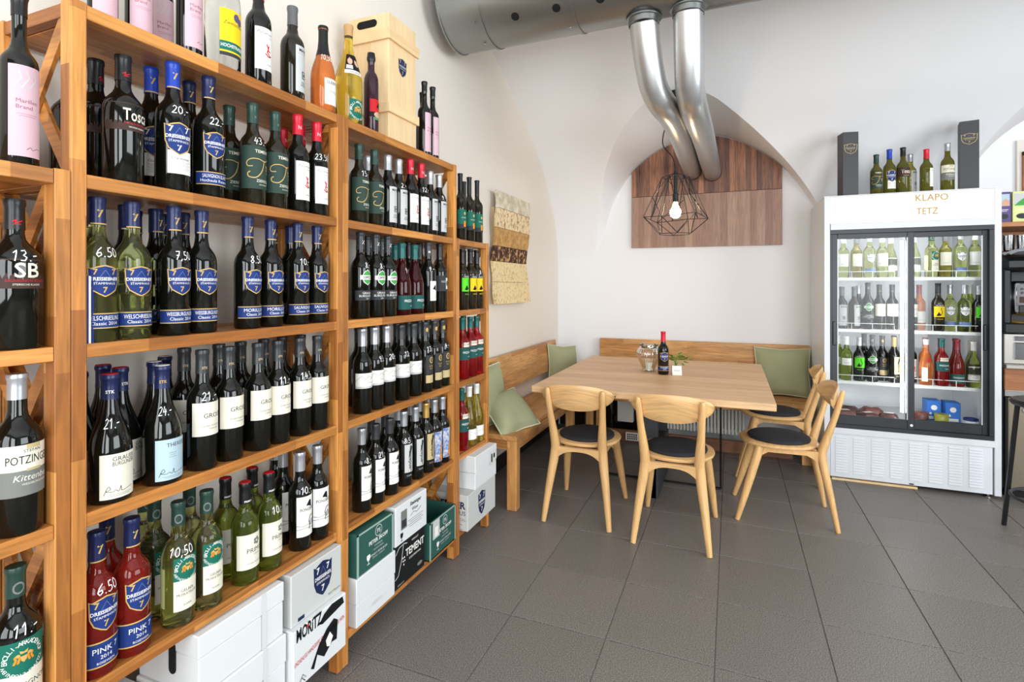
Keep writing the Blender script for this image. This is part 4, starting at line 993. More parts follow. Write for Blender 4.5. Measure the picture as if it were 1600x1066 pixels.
def lab_champ(p, s):
    p.rect(-.026, .012, .045, .085, 'p_green', 1); p.emblem(.008, .047, .034, 2); p.rect(.0455, .012, .062, .085, 'p_pale', 1)
    p = p.new('upper_label'); p.rect(-.045, .19, .045, .255, 'p_black', 1); p.rect(-.045, .178, .045, .192, 'p_white', 2); p.ell(-.022, .23, .014, .016, 'p_skin', 2, 12); p.ell(.016, .225, .014, .016, 'p_skin', 2, 12); p.rect(-.04, .196, -.01, .212, 'p_grey', 2); p.text('MAGNUM', 0, .181, .007, 'p_dgrey', 3)
Style('champ', 'large yellow sparkling magnum', 'burg', .372, .050, 'wine_gold', 'cork', .042, lab_champ)
def lab_fruit(p, s):
    p.rect(-.03, .06, .04, .13, 'p_red', 1); p.rect(-.03, .06, .04, .08, 'p_black', 2); p.ell(.006, .07, .02, .012, 'p_skin', 3, 12); p.shape([(-.01, .05), (.024, .05), (.03, .062), (-.012, .063)], 'p_gr2', 1); bird(p, .008, .1, 1.2)
Style('fruit', 'small dark fruit liqueur bottle', 'flask', .318, .0285, 'fruit_dark', 'cap_black', .035, lab_fruit)
# clear-lit bottles on top of the fridge
Style('tement_top', 'green bottle', 'bdx', .290, .0372, 'glass_top', 'cap_green', .06, lab_tement)
Style('crest_blue_top', 'green bottle', 'bdx', .322, .038, 'glass_top', 'cap_blue', .068, lab_cb)
Style('tosca_top', 'green bottle', 'bdx', .325, .039, 'glass_top', 'cap_black', .06, lab_tosca)
Style('furmint_top', 'green bottle', 'bdx', .300, .0372, 'glass_top', 'cap_red', .066, lab_furm)
Style('potz_top', 'green bottle', 'bdx', .330, .0385, 'glass_top', 'cap_silver', .055, lab_potz)
# fridge stock
def lab_plain(bg, txt=None, ink='p_dgrey', v0=.08, v1=.17):
    def f(p, s):
        p.rect(-.036, v0, .036, v1, bg, 1)
        if txt: p.text(txt, 0, (v0 + v1) / 2, .009, ink, 2, wmax=.06)
        lines(p, 0, v0 + .02, .04, 2, .006, 'p_mgrey', t=.001)
    return f
Style('f_white', 'pale bottle with white label', 'bdx', .305, .037, 'wine_pale', 'cap_white', .055, lab_plain('p_white'))
Style('f_brown', 'amber bottle with cream label', 'bdx', .305, .037, 'wine_olive', 'cap_grey', .06, lab_plain('p_cream'))
Style('f_crest', 'pale bottle with small crest label', 'bdx', .315, .037, 'wine_pale', 'cap_silver', .06, lambda p, s: (p.crest(0, .105, .17, .056, fill='p_white', ink='p_navy', edge='p_blue', seven='p_navy'), p.new('lower_label').rect(-.04, .035, .04, .065, 'p_tblue', 1)))
Style('f_green', 'vivid green wine bottle', 'bdx', .315, .037, 'wine_green', 'cap_white', .06, lab_plain('p_white', None, 'p_dgrey', .11, .16))
Style('f_lime', 'dark bottle with lime label', 'bdx', .310, .037, 'glass_dark', 'cap_silver', .06, lab_yel('p_lime'))
Style('f_orange', 'orange sparkling bottle with white cap', 'burg', .310, .0405, 'wine_orange', 'cap_white', .035, lambda p, s: (p.new('neck_seal').ell(0, .17, .012, .012, 'p_red', 1, 12), p.rect(-.045, .025, -.01, .12, 'p_white', 1)))
Style('f_rose', 'rose bottle with wine-red cap', 'burg', .315, .0405, 'wine_rose', 'cap_wine', .065, lab_fried)
Style('f_pale', 'pale sloping bottle with white cap', 'burg', .305, .0405, 'wine_pale', 'cap_white', .06, lab_plain('p_white', None, 'p_dgrey', .05, .14))
Style('f_copper', 'copper-toned rose bottle', 'bdx', .315, .037, 'wine_orange', 'cap_wine', .06, lab_plain('p_white', None, 'p_red', .05, .13))

STOCK = {
    (0, 0): [(-1.322, 0.611, 0, 'pinklabel', '')],
    (0, 1): [(-1.323, 0.604, 0, 'sb', '13.-'), (-1.487, 0.604, 2, 'sb', '')],
    (0, 2): [(-1.322, 0.608, 0, 'potz', '')],
    (0, 3): [(-1.322, 0.605, 0, 'brolli_dark', '11.-')],
    (1, 0): [(-1.405, 0.813, 1, 'pinklabel', ''), (-1.405, 0.898, 1, 'pinklabel', ''), (-1.487, 1.011, 2, 'pinklabel', ''), (-1.322, 0.974, 0, 'pinklabel', ''), (-1.325, 1.076, 0, 'schnapps', ''), (-1.322, 1.196, 0, 'furmint', ''), (-1.322, 1.331, 0, 'mayer', ''), (-1.322, 1.472, 0, 'secco', '10,50')],
    (1, 1): [(-1.489, 0.791, 2, 'tosca', ''), (-1.404, 0.797, 1, 'tosca', '41.-'), (-1.321, 0.808, 0, 'tosca', ''), (-1.405, 0.929, 1, 'crest_blue', ''), (-1.322, 0.929, 0, 'crest_blue', '20.-'), (-1.405, 1.035, 1, 'crest_navy', ''), (-1.322, 1.030, 0, 'crest_navy', '22.-'), (-1.405, 1.163, 1, 'tement', ''), (-1.322, 1.175, 0, 'tement', '43.-'), (-1.322, 1.260, 0, 'tement', ''), (-1.322, 1.353, 0, 'furmint', ''), (-1.405, 1.453, 1, 'furmint', ''), (-1.322, 1.441, 0, 'furmint', '23.50'), (-1.487, 1.453, 2, 'furmint', '')],
    (1, 2): [(-1.322, 0.753, 0, 'crest_clear', '6.50'), (-1.322, 0.829, 0, 'crest_clear', ''), (-1.405, 0.790, 1, 'crest_clear', ''), (-1.405, 0.866, 1, 'crest_dark', ''), (-1.405, 0.941, 1, 'crest_dark', ''), (-1.487, 1.016, 2, 'crest_dark', ''), (-1.487, 0.940, 2, 'crest_dark', ''), (-1.322, 0.932, 0, 'crest_dark', '7,50'), (-1.405, 1.017, 1, 'crest_dark', ''), (-1.322, 1.009, 0, 'crest_dark', ''), (-1.322, 1.157, 0, 'crest_mori', '8.50'), (-1.322, 1.242, 0, 'crest_mori', ''), (-1.405, 1.327, 1, 'crest_dark', ''), (-1.405, 1.403, 1, 'crest_sauv', ''), (-1.322, 1.353, 0, 'crest_sauv', '10.-'), (-1.322, 1.441, 0, 'crest_sauv', '')],
    (1, 3): [(-1.322, 0.780, 0, 'pol', '21.-'), (-1.408, 0.764, 1, 'pol', ''), (-1.402, 0.851, 1, 'pol', ''), (-1.489, 0.862, 2, 'pol', ''), (-1.406, 0.938, 1, 'therese', ''), (-1.322, 0.902, 0, 'therese', '24.-'), (-1.487, 1.022, 2, 'therese', ''), (-1.405, 1.020, 1, 'gross', ''), (-1.322, 1.011, 0, 'gross', '21.-'), (-1.405, 1.128, 1, 'gross', ''), (-1.322, 1.094, 0, 'gross', ''), (-1.405, 1.204, 1, 'gross', ''), (-1.322, 1.194, 0, 'gross', ''), (-1.322, 1.270, 0, 'gross', '11.-'), (-1.405, 1.292, 1, 'gross', ''), (-1.405, 1.368, 1, 'gross', ''), (-1.322, 1.362, 0, 'gross', '14,5'), (-1.322, 1.444, 0, 'gross', ''), (-1.405, 1.453, 1, 'gross', '')],
    (1, 4): [(-1.322, 0.752, 0, 'pink7', '6.50'), (-1.322, 0.828, 0, 'pink7', ''), (-1.405, 0.822, 1, 'pink7', ''), (-1.487, 0.965, 2, 'brolli_clear', ''), (-1.405, 0.937, 1, 'brolli_clear', ''), (-1.322, 0.944, 0, 'brolli_clear', '10,50'), (-1.405, 1.035, 1, 'brolli_clear', ''), (-1.322, 1.024, 0, 'brolli_clear', ''), (-1.405, 1.150, 1, 'primus', ''), (-1.322, 1.148, 0, 'primus', ''), (-1.405, 1.247, 1, 'primus', ''), (-1.322, 1.235, 0, 'primus', '10.-'), (-1.405, 1.372, 1, 'pongratz', ''), (-1.322, 1.364, 0, 'pongratz', '10.-'), (-1.322, 1.444, 0, 'pongratz', ''), (-1.487, 1.417, 2, 'pongratz', '')],
    (2, 0): [(-1.329, 1.614, 0, 'champ', ''), (-1.322, 1.741, 0, 'fruit', ''), (-1.405, 2.253, 1, 'pinklabel', ''), (-1.322, 2.137, 0, 'pinklabel', ''), (-1.322, 2.211, 0, 'pinklabel', '')],
    (2, 1): [(-1.322, 1.666, 0, 'tement', '15.-'), (-1.322, 1.762, 0, 'tement', ''), (-1.405, 1.825, 1, 'mayer_s', ''), (-1.322, 1.852, 0, 'mayer_s', ''), (-1.322, 1.930, 0, 'mayer_s', '2.-'), (-1.322, 2.019, 0, 'furmint', ''), (-1.322, 2.109, 0, 'furmint', '12.-'), (-1.322, 2.188, 0, 'mayer_s', ''), (-1.322, 2.272, 0, 'mayer_s', '9.-'), (-1.405, 2.140, 1, 'furmint', ''), (-1.405, 2.295, 1, 'mayer_s', '')],
    (2, 2): [(-1.322, 1.674, 0, 'opitz', '8.-'), (-1.322, 1.770, 0, 'opitz', '8.-'), (-1.322, 1.852, 0, 'opitz', ''), (-1.322, 1.954, 0, 'friedrich', '9.-'), (-1.322, 2.055, 0, 'friedrich', ''), (-1.322, 2.171, 0, 'whitelab', '9.-'), (-1.322, 2.278, 0, 'darklab', ''), (-1.405, 1.825, 1, 'opitz', ''), (-1.405, 1.921, 1, 'opitz', ''), (-1.405, 2.021, 1, 'friedrich', ''), (-1.405, 2.130, 1, 'darklab', ''), (-1.405, 2.227, 1, 'darklab', ''), (-1.405, 2.303, 1, 'darklab', '')],
    (2, 3): [(-1.322, 1.686, 0, 'hills', ''), (-1.322, 1.762, 0, 'hills', '9.5'), (-1.322, 1.843, 0, 'hills', '20.-'), (-1.322, 1.949, 0, 'hills2', '12.-'), (-1.322, 2.045, 0, 'hills2', ''), (-1.322, 2.142, 0, 'goldlab', '13.-'), (-1.322, 2.227, 0, 'goldlab', ''), (-1.322, 2.303, 0, 'goldlab', '4.-'), (-1.405, 1.767, 1, 'hills2', ''), (-1.405, 1.850, 1, 'hills2', ''), (-1.405, 1.935, 1, 'hills2', ''), (-1.405, 2.036, 1, 'hills2', ''), (-1.405, 2.130, 1, 'goldlab', ''), (-1.405, 2.224, 1, 'goldlab', ''), (-1.405, 2.303, 1, 'goldlab', '')],
    (2, 4): [(-1.322, 1.682, 0, 'pongratz', '8.-'), (-1.322, 1.770, 0, 'pongratz_b', '21.-'), (-1.322, 1.865, 0, 'pongratz_b', ''), (-1.322, 1.969, 0, 'landauer', '8.5'), (-1.322, 2.061, 0, 'landauer', ''), (-1.322, 2.151, 0, 'landauer_g', ''), (-1.322, 2.227, 0, 'painted', ''), (-1.322, 2.303, 0, 'painted', ''), (-1.405, 1.850, 1, 'pongratz_b', ''), (-1.405, 1.945, 1, 'pongratz_b', ''), (-1.405, 2.046, 1, 'landauer', ''), (-1.405, 2.151, 1, 'landauer', ''), (-1.405, 2.227, 1, 'landauer', ''), (-1.405, 2.303, 1, 'painted', '')],
    (3, 1): [(-1.322, 2.491, 0, 'tallgreen', ''), (-1.405, 2.692, 1, 'tallgreen', ''), (-1.322, 2.595, 0, 'tallgreen', ''), (-1.322, 2.692, 0, 'tallgreen', '')],
    (3, 2): [(-1.322, 2.513, 0, 'yellow_g', ''), (-1.322, 2.610, 0, 'yellow', ''), (-1.322, 2.688, 0, 'yellow', '8.-'), (-1.405, 2.688, 1, 'yellow', '')],
    (3, 3): [(-1.322, 2.513, 0, 'friedrich_r', ''), (-1.322, 2.608, 0, 'friedrich_r', ''), (-1.322, 2.687, 0, 'friedrich_r', ''), (-1.405, 2.687, 1, 'friedrich_r', '')],
    (3, 4): [(-1.322, 2.506, 0, 'friedrich_r', ''), (-1.322, 2.595, 0, 'white', ''), (-1.322, 2.684, 0, 'white', ''), (-1.405, 2.684, 1, 'white', '')],
}

ORD = ['first', 'second', 'third', 'fourth', 'fifth', 'sixth', 'seventh', 'eighth', 'ninth', 'tenth', 'eleventh']
RACKN = {0: 'left-edge rack', 1: 'near tall rack', 2: 'far tall rack', 3: 'short end rack'}
TIERN = {0: 'top board', 1: 'upper shelf', 2: 'second shelf', 3: 'third shelf', 4: 'lowest shelf'}
def tier_name(u, t):
    if u in (0, 3): return {0: 'top board', 1: 'top board', 2: 'upper shelf', 3: 'middle shelf', 4: 'lowest shelf'}[t + (1 if u == 0 else 0)]
    return TIERN[t]
for (u, t), L in STOCK.items():
    z = ZS[t + 1] if u == 0 else ZS[t]
    rows = {}
    for rec in L: rows.setdefault(min(rec[2], 1), []).append(rec)
    for r, RL in rows.items():
        RL.sort(key=lambda q: q[1] - (q[0] + 1.3) * .5)
        for k, (x, y, row, st, pr) in enumerate(RL):
            where = 'front row' if r == 0 else 'back row'
            pos = ORD[k] + ' from left, ' + where if len(RL) > 1 else ('alone in ' + where)
            lab = '%s, %s, %s, %s' % (STY[st].desc, pos, tier_name(u, t), RACKN[u])
            ax = -.10 - {'landauer': .5, 'landauer_g': .5, 'painted': .5, 'mayer_s': .22, 'goldlab': .25, 'tallgreen': .5, 'yellow': .3, 'yellow_g': .3, 'friedrich_r': .3, 'white': .3, 'whitelab': .5, 'darklab': .4, 'furmint': .25, 'pol': .45, 'therese': .4, 'brolli_clear': .45, 'gross': .15, 'crest_blue': .15, 'secco': .45, 'schnapps': .1, 'pongratz': .25 if u == 1 else 0}.get(st, 0) if r == 0 else random.uniform(-.4, .3)
            if st == 'champ': ax = -.35
            if st == 'secco': ax = -.6
            bottle(st, (x, y, z), ax + random.uniform(-.08, .08), lab, pr, '%s bottles' % STY[st].desc.replace(' bottle', ''))
# wire muzzle of the sparkling bottles is part of the capsule; booklets leaning beside the first bottle
for k in range(4):
    bk = thing('booklet', 'thin %s booklet standing at the left post of the second shelf, %s from the post' % (['blue', 'white', 'blue', 'navy'][k], ORD[k]), 'booklet', (-1.292, .7135 + k * .0062, 1.245), 0, 'booklets at the left post of the second shelf')
    M1(['p_blue', 'p_white', 'p_blue', 'p_navy'][k]).box(-.105, .0, 0, .0042, 0, .148 - .002 * k).build('cover', bk, 0)
    M1('p_white').box(-.103, -.001, .0008, .0034, .001, .149 - .002 * k).build('pages', bk, 0)
bottle('crest_table', (-.442, 3.865, .75), math.radians(-68), 'dark wine bottle with red cap and blue crest label on the dining table')

# ================================================================== WOODEN GIFT CRATE
gc = thing('wine_crate', 'tall pale pine gift crate with battens on top of the far rack', 'crate', (-1.32, 1.855, 1.975))
M1('pine').bbox(-.205, 0, 0, .205, 0, .435, .002).build('box_body', gc, 0)
M1('pine').bbox(-.205, 0, 0, .205, .437, .54, .002).build('lid', gc, 0)
for z0, z1 in ((.12, .16), (.425, .47)):
    M1('pine_h').bbox(0, .012, -.012, .217, z0, z1, .001).build('batten', gc, 0)
    M1('pine_h').bbox(-.205, 0, -.012, 0, z0, z1, .001).build('batten', gc, 0)
m = M1('hole_dark'); pts = []
for s in (-1, 1):
    for i in range(9): a = -PI / 2 + PI * i / 8; pts.append((-.11 + s * (.035 + .016 * math.cos(a)), .505 + s * .016 * math.sin(a)))
m.prism(pts, 'Y', -.002, .001); m.build('handle_slot', gc, 0)
p = Print(); p.crest(.10, .30, .38, .062, 1, edge='p_mgrey', fill='p_navy', ink='p_grey', seven='p_boxgold'); link('crest_print', p.plane('crest_print', (.0004, 0, 0), (0, 1, 0), (0, 0, 1)), gc)

# ================================================================== CARTONS
def carton(label, x0, x1, y0, y1, z0, z1, mat, seam=None, hole=False, front=None, side=None, lid=None, name='carton'):
    t = thing(name, label, 'box', ((x0 + x1) / 2, (y0 + y1) / 2, z0), 0); hx, hy, hz = (x1 - x0) / 2, (y1 - y0) / 2, z1 - z0
    if seam is None: M1(mat).bbox(-hx, hx, -hy, hy, 0, hz, .003).build('box_body', t, 0)
    else:
        M1(mat).bbox(-hx + .002, hx - .002, -hy + .002, hy - .002, 0, seam, .003).build('box_body', t, 0); M1(mat).bbox(-hx, hx, -hy, hy, seam + .0015, hz, .003).build('lid', t, 0)
    if hole:
        m = M1('hole_dark'); pts = []
        for s in (-1, 1):
            for i in range(7): a = PI * i / 6; pts.append((.02 + .013 * math.cos(a) * s, hz * .52 + s * (.03 + .013 * math.sin(a))))
        m.prism(pts, 'Y', -hy - .0012, -hy + .001); m.build('hand_hole', t, 0)
    if front: p = Print(.02); front(p, 2 * hy, hz); link('print', p.plane('print', (hx + .0004, -hy, 0), (0, 1, 0), (0, 0, 1)), t)
    if side: p = Print(.02); side(p, 2 * hx, hz); link('side_print', p.plane('side_print', (-hx, -hy - .0004, 0), (1, 0, 0), (0, 0, 1)), t)
    return t
def f_tape(p, w, h): p.rect(w * .70, .002, w * .76, h, 'p_card', 1)
def f_7(p, w, h): p.crest(w * .60, h * .22, h * .92, .085, 1, edge='p_navy', fill='p_navy', ink='p_white', seven='p_white'); p.rect(w * .12, h * .05, w * .24, h * .12, 'p_navy', 1); p.text('BOUTEILLEN', w * .84, h * .12, .007, 'p_mgrey', 1)
def f_moritz(p, w, h):
    p.text('MORiTZ', w * .05, h * .80, .038, 'p_black', 1, -1, bold=.03, wmax=.11); p.ell(w * .245, h * 1.0 - .01, .005, .005, 'p_red', 2, 10)
    p.text('UNZAEHLIGE HANDGRIFFE. EIN AUTHENTISCHER WEIN.', w * .02, h * .40, .014, 'p_red', 1, -1, rot=.12, wmax=w * .95)
    p.shape([(w * .30, h * .15), (w * .36, h * .10), (w * .42, h * .30), (w * .55, h * .16), (w * .70, h * .30), (w * .80, h * .28), (w * .82, h * .62), (w * .74, h * .70), (w * .60, h * .62), (w * .45, h * .45)], 'p_black', 1)
    p.shape([(w * .60, h * .30), (w * .66, h * .26), (w * .72, h * .40), (w * .66, h * .52), (w * .58, h * .42)], 'p_white', 2)
    p.shape([(w * .45, h * .80), (w * .52, h * .76), (w * .95, h * .84), (w * .92, h * .97), (w * .70, h * .99), (w * .55, h * .92)], 'p_black', 1)
    p.stroke([(w * .10, h * .08), (w * .16, h * .18), (w * .22, h * .10), (w * .14, h * .14), (w * .20, h * .05)], .003, 'p_black', 1)
def glass_icon(p, u, v, k, mat):
    p.shape([(u - .008 * k, v + .03 * k), (u + .008 * k, v + .03 * k), (u + .009 * k, v + .02 * k), (u + .004 * k, v + .011 * k), (u - .004 * k, v + .011 * k), (u - .009 * k, v + .02 * k)], mat, 2); p.rect(u - .001 * k, v + .002 * k, u + .001 * k, v + .012 * k, mat, 2); p.rect(u - .007 * k, v, u + .007 * k, v + .002 * k, mat, 2)
def f_skoff(p, w, h):
    p.rect(.0, .0, .012, h, 'carton_edge', 1); p.rect(w - .008, 0, w, h, 'carton_edge', 1); p.rect(0, h - .007, w, h, 'carton_edge', 1)
    p.ell(w * .58, h * .80, .022, .022, 'p_grey', 1); p.ell(w * .58, h * .80, .019, .019, 'carton_green', 2); p.text('PS', w * .58, h * .75, .016, 'p_grey', 3, bold=.03)
    p.text('PETER SKOFF', w * .58, h * .56, .014, 'p_white', 1, bold=.02, wmax=w * .66); p.text('DOMAENE', w * .58, h * .46, .007, 'p_grey', 1); p.text('KRANACHBERG', w * .58, h * .38, .006, 'p_grey', 1)
    p.text('WEINGUT PETER SKOFF', w * .58, h * .27, .007, 'p_white', 1); p.text('SERNAU - GAMLITZ', w * .58, h * .20, .006, 'p_grey', 1); glass_icon(p, w * .30, h * .14, 1.2, 'p_white')
def f_stein(p, w, h):
    p.rect(w * .16, h * .34, w * .34, h * .82, 'p_mgrey', 1); p.rect(w * .18, h * .38, w * .32, h * .58, 'p_dgrey', 2); p.text('Steininger', w * .62, h * .82, .015, 'p_black', 1, shear=.3, bold=.02, wmax=w * .46); p.text('Wein', w * .60, h * .66, .015, 'p_black', 1, shear=.3)
    p.stroke([(w * .45, h * .56), (w * .55, h * .62), (w * .66, h * .56), (w * .8, h * .64)], .002, 'p_black', 1); lines(p, w * .62, h * .46, w * .5, 4, .009, 'p_mgrey', 1, .002); glass_icon(p, w * .18, h * .07, 1.1, 'p_black')
def f_stein_side(p, w, h): p.stroke([(w * .3, h * .8), (w * .5, h * .86), (w * .7, h * .8), (w * .9, h * .88)], .004, 'p_dgrey', 1)
def f_temb(p, w, h):
    p.text('TEMENT', w * .66, h * .60, .030, 'p_white', 1, bold=.02, wmax=w * .62); p.text('WEINGUT', w * .66, h * .86, .008, 'p_white', 1); p.text('SUEDSTEIERMARK', w * .66, h * .48, .008, 'p_white', 1)
    p.stroke([(w * .04, h * .80), (w * .14, h * .92), (w * .30, h * .94), (w * .40, h * .90)], .004, 'p_grey', 1); p.stroke([(w * .28, h * .94), (w * .22, h * .6), (w * .12, h * .3), (w * .02, h * .25)], .004, 'p_grey', 1)
    for a, b in ((.26, .62), (.31, .62), (.27, .54), (.32, .54), (.29, .46)): p.ell(w * a, h * b, .004, .004, 'p_white', 1, 8)
    p.ell(w * .82, h * .18, .02, .008, 'p_mgrey', 1); p.text('ZIEREGG.AT', w * .2, h * .06, .006, 'p_grey', 1)
def f_label(p, w, h):
    p.rect(w * .66, h * .42, w * .95, h * .86, 'p_card', 1); p.rect(w * .72, h * .5, w * .78, h * .76, 'p_black', 2); p.rect(w * .83, h * .6, w * .90, h * .74, 'p_black', 2)
def f_dreis(p, w, h): p.crest(w * .48, h * .16, h * .86, .085, 1, edge='p_navy', fill='p_navy', ink='p_white', seven='p_white'); p.rect(w * .46, h * .9, w * .5, h, 'p_grey', 1)
def s_dreis(p, w, h): p.text('DREISIEBNER', w - .012, h * .62, .034, 'p_navy', 1, 1, bold=.03, wmax=w * .92); p.text('STAMMHAUS', w - .012, h * .44, .022, 'p_navy', 1, 1, wmax=w * .8); p.text('SULZTAL', w - .012, h * .28, .014, 'p_mgrey', 1, 1); lines(p, w * .7, h * .18, w * .4, 3, .012, 'p_mgrey', 1, .003)

YU = -1.262
low = .12
carton('big white lidded carton with hand hole under the near rack, upper one', -1.50, YU, .955, 1.238, .308, .468, 'carton_white', .10, True, f_tape)
carton('white lidded carton under the near rack, lower one holding the other up', -1.50, YU + .004, .95, 1.243, low, .3075, 'carton_white', .10, False, f_tape)
carton('white carton lying deepest under the near rack by the left post', -1.55, -1.30, .72, .945, low, .30, 'carton_white', .12)
carton('light grey carton with navy crest under the near rack on the cow carton', -1.50, YU + .003, 1.262, 1.492, .305, .468, 'carton_grey', None, False, f_7)
carton('white carton printed with a black cow and red slogan under the near rack', -1.50, YU + .022, 1.252, 1.4935, low, .3045, 'carton_white', None, False, f_moritz)
carton('dark green carton with white lettering, closed, under the far rack', -1.49, YU, 1.577, 1.802, .300, .458, 'carton_green', None, False, f_skoff)
carton('plain white lidded carton under the closed dark green carton', -1.50, YU + .004, 1.572, 1.815, low, .2995, 'carton_white', .085, True, lambda p, w, h: p.text('MORITZ', w * .5, h * .2, .012, 'p_card', 1))
carton('white carton with handwriting-style print under the far rack', -1.49, YU, 1.82, 2.06, .302, .464, 'carton_white', None, False, f_stein, f_stein_side)
carton('black carton with white lettering below the printed white carton', -1.49, YU - .006, 1.82, 2.052, low, .3015, 'carton_black', None, False, f_temb)
ob = thing('open_carton', 'open dark green carton without lid at the right end under the far rack', 'box', (-1.38, 2.205, low))
hx, hy, hz, th = .118, .122, .172, .006
for nm, a in (('front_wall', (hx - th, hx, -hy, hy)), ('back_wall', (-hx, -hx + th, -hy, hy)), ('side_wall', (-hx + th, hx - th, -hy, -hy + th)), ('side_wall', (-hx + th, hx - th, hy - th, hy))): M1('carton_green').box(*a, 0, hz).build(nm, ob, 0)
M1('carton_green').box(-hx, hx, -hy, hy, 0, .005).build('bottom', ob, 0)
p = Print(.02); f_skoff(p, 2 * hy, hz); p.rect(hy * .22, hz * .50, hy * .72, hz * .98, 'p_grey', 4); p.rect(hy * .36, hz * .55, hy * .60, hz * .8, 'p_white', 5); link('print', p.plane('print', (hx + .0004, -hy, 0), (0, 1, 0), (0, 0, 1)), ob)
carton('white lidded carton with hand hole at the far rack end, upper one', -1.50, -1.232, 2.49, 2.762, .303, .478, 'carton_white', .085, True, f_label)
carton('light grey carton with navy crest below the white carton with hand hole', -1.54, -1.236, 2.41, 2.752, low, .3025, 'carton_grey', None, False, f_dreis, s_dreis)

# ================================================================== GLASS-DOOR FRIDGE
FX0, FX1, FY0, FY1 = .611, 1.600, 4.34, 5.045
fr = thing('display_fridge', 'tall white glass-door drinks fridge with lit header against the back wall', 'fridge', (FX0, FY0, 0)); FW, FD = FX1 - FX0, FY1 - FY0
def fb(mat, x0, x1, y0, y1, z0, z1, name, parent=fr, b=.002): return M1(mat).bbox(x0, x1, y0, y1, z0, z1, b).build(name, parent, 0)
fb('white_paint', 0, .036, .0, FD, .02, 2.0, 'side_panel'); fb('white_paint', FW - .036, FW, .0, FD, .02, 2.0, 'side_panel')
fb('white_paint', .036, FW - .036, FD - .02, FD, .02, 2.0, 'back_panel'); fb('white_paint', .0, FW, .0, FD, 2.0, 2.006, 'top_panel', b=.001)
fb('white_inside', .036, FW - .036, FD - .045, FD - .02, .42, 1.77, 'inner_back'); fb('white_inside', .036, .05, .06, FD - .045, .42, 1.77, 'inner_side'); fb('white_inside', FW - .05, FW - .036, .06, FD - .045, .42, 1.77, 'inner_side')
fb('white_inside', .036, FW - .036, .05, FD - .02, .395, .42, 'inner_floor'); fb('white_inside', .036, FW - .036, .05, FD - .02, 1.77, 1.80, 'inner_top')
hd = fb('sign_glow', .038, FW - .032, .002, .03, 1.808, 1.998, 'header_sign')
p = Print(.02); p.text('KLAPO', .535, .132, .043, 'sign_letter', 1, -1, wmax=.178); p.text('TETZ', .540, .042, .043, 'sign_letter', 1, -1, wmax=.118); link('lettering', p.plane('lettering', (0, .0014, 1.808), (1, 0, 0), (0, 0, 1)), hd)
fb('fridge_grey', .038, FW - .034, -.004, .03, 1.764, 1.808, 'header_trim')
# frame and sliding doors
for nm, a in (('door_frame', (.036, FW - .03, .002, .05, 1.735, 1.764)), ('door_frame', (.036, FW - .03, .002, .05, .372, .40)), ('door_frame', (.036, .05, .002, .05, .40, 1.735)), ('door_frame', (FW - .062, FW - .03, .002, .05, .40, 1.735))):
    fb('fridge_frame', *a, nm)
def door(x0, x1, y0, y1, hx):
    d = fb('fridge_frame', x0, x0 + .036, y0, y1, .40, 1.735, 'sliding_door'); 
    fb('fridge_frame', x1 - .04, x1, y0, y1, .40, 1.735, 'door_stile', d); fb('fridge_frame', x0 + .036, x1 - .04, y0, y1, 1.70, 1.735, 'door_rail', d); fb('fridge_frame', x0 + .036, x1 - .04, y0, y1, .40, .465, 'door_rail', d)
    ym = (y0 + y1) / 2; M1('pane').add([(x0 + .036, ym, .465), (x1 - .04, ym, .465), (x1 - .04, ym, 1.70), (x0 + .036, ym, 1.70)], [(0, 1, 2, 3)]).build('glass_pane', d, 0)
    for a in ((x0 + .034, x0 + .040, .465, 1.70), (x1 - .044, x1 - .038, .465, 1.70)): M1('fridge_grey').box(a[0], a[1], y0 - .001, y0 + .003, a[2], a[3]).build('glazing_bead', d, 0)
    M1('black_plastic').bbox(hx, hx + .02, y0 - .008, y0, .95, 1.12, .004).build('grip', d, 0)
    return d
door(.047, .53, .004, .024, .052); door(.488, FW - .05, .027, .047, FW - .086)
M1('chrome').lathe([(0, .004), (.009, .004), (.010, 0)], 14).build('lock', fr, 40, (.512, .003, .43), (PI / 2, 0, 0))
# base grille
fb('white_paint', .036, FW - .03, -.004, .03, .33, .372, 'base_trim'); gp = fb('white_paint', .038, FW - .044, .004, .03, .025, .33, 'base_panel')
for c in range(8):
    m = MB(); xa = .070 + c * .1075
    for r in range(14):
        z = .062 + r * .0185
        m.use('white_paint').add([(xa, .0035, z + .011), (xa + .072, .0035, z + .011), (xa + .072, -.003, z), (xa, -.003, z), (xa, .0038, z), (xa + .072, .0038, z)], [(0, 1, 2, 3)])
        m.use('p_mgrey').add([(xa, .0036, z - .0016), (xa + .072, .0036, z - .0016), (xa + .072, .0036, z + .0004), (xa, .0036, z + .0004)], [(0, 1, 2, 3)])
    m.build('louvre_column', gp, 0, kind='stuff')
for x in (.05, FW - .06): M1('chrome').lathe([(0, 0), (.018, 0), (.018, .008), (.007, .012), (.007, .03), (0, .03)], 14, x, .03).build('foot', fr)
M1('black_plastic').box(.50, .525, .0015, .004, .03, .038).build('badge', fr, 0)
fp = M1('pine_h').box(0, .5, 0, .3, 0, .014).build('floor_board', None, 0, (.66, 4.352, 0), None, label='thin pine board lying on the floor under the front of the fridge', cat='board')
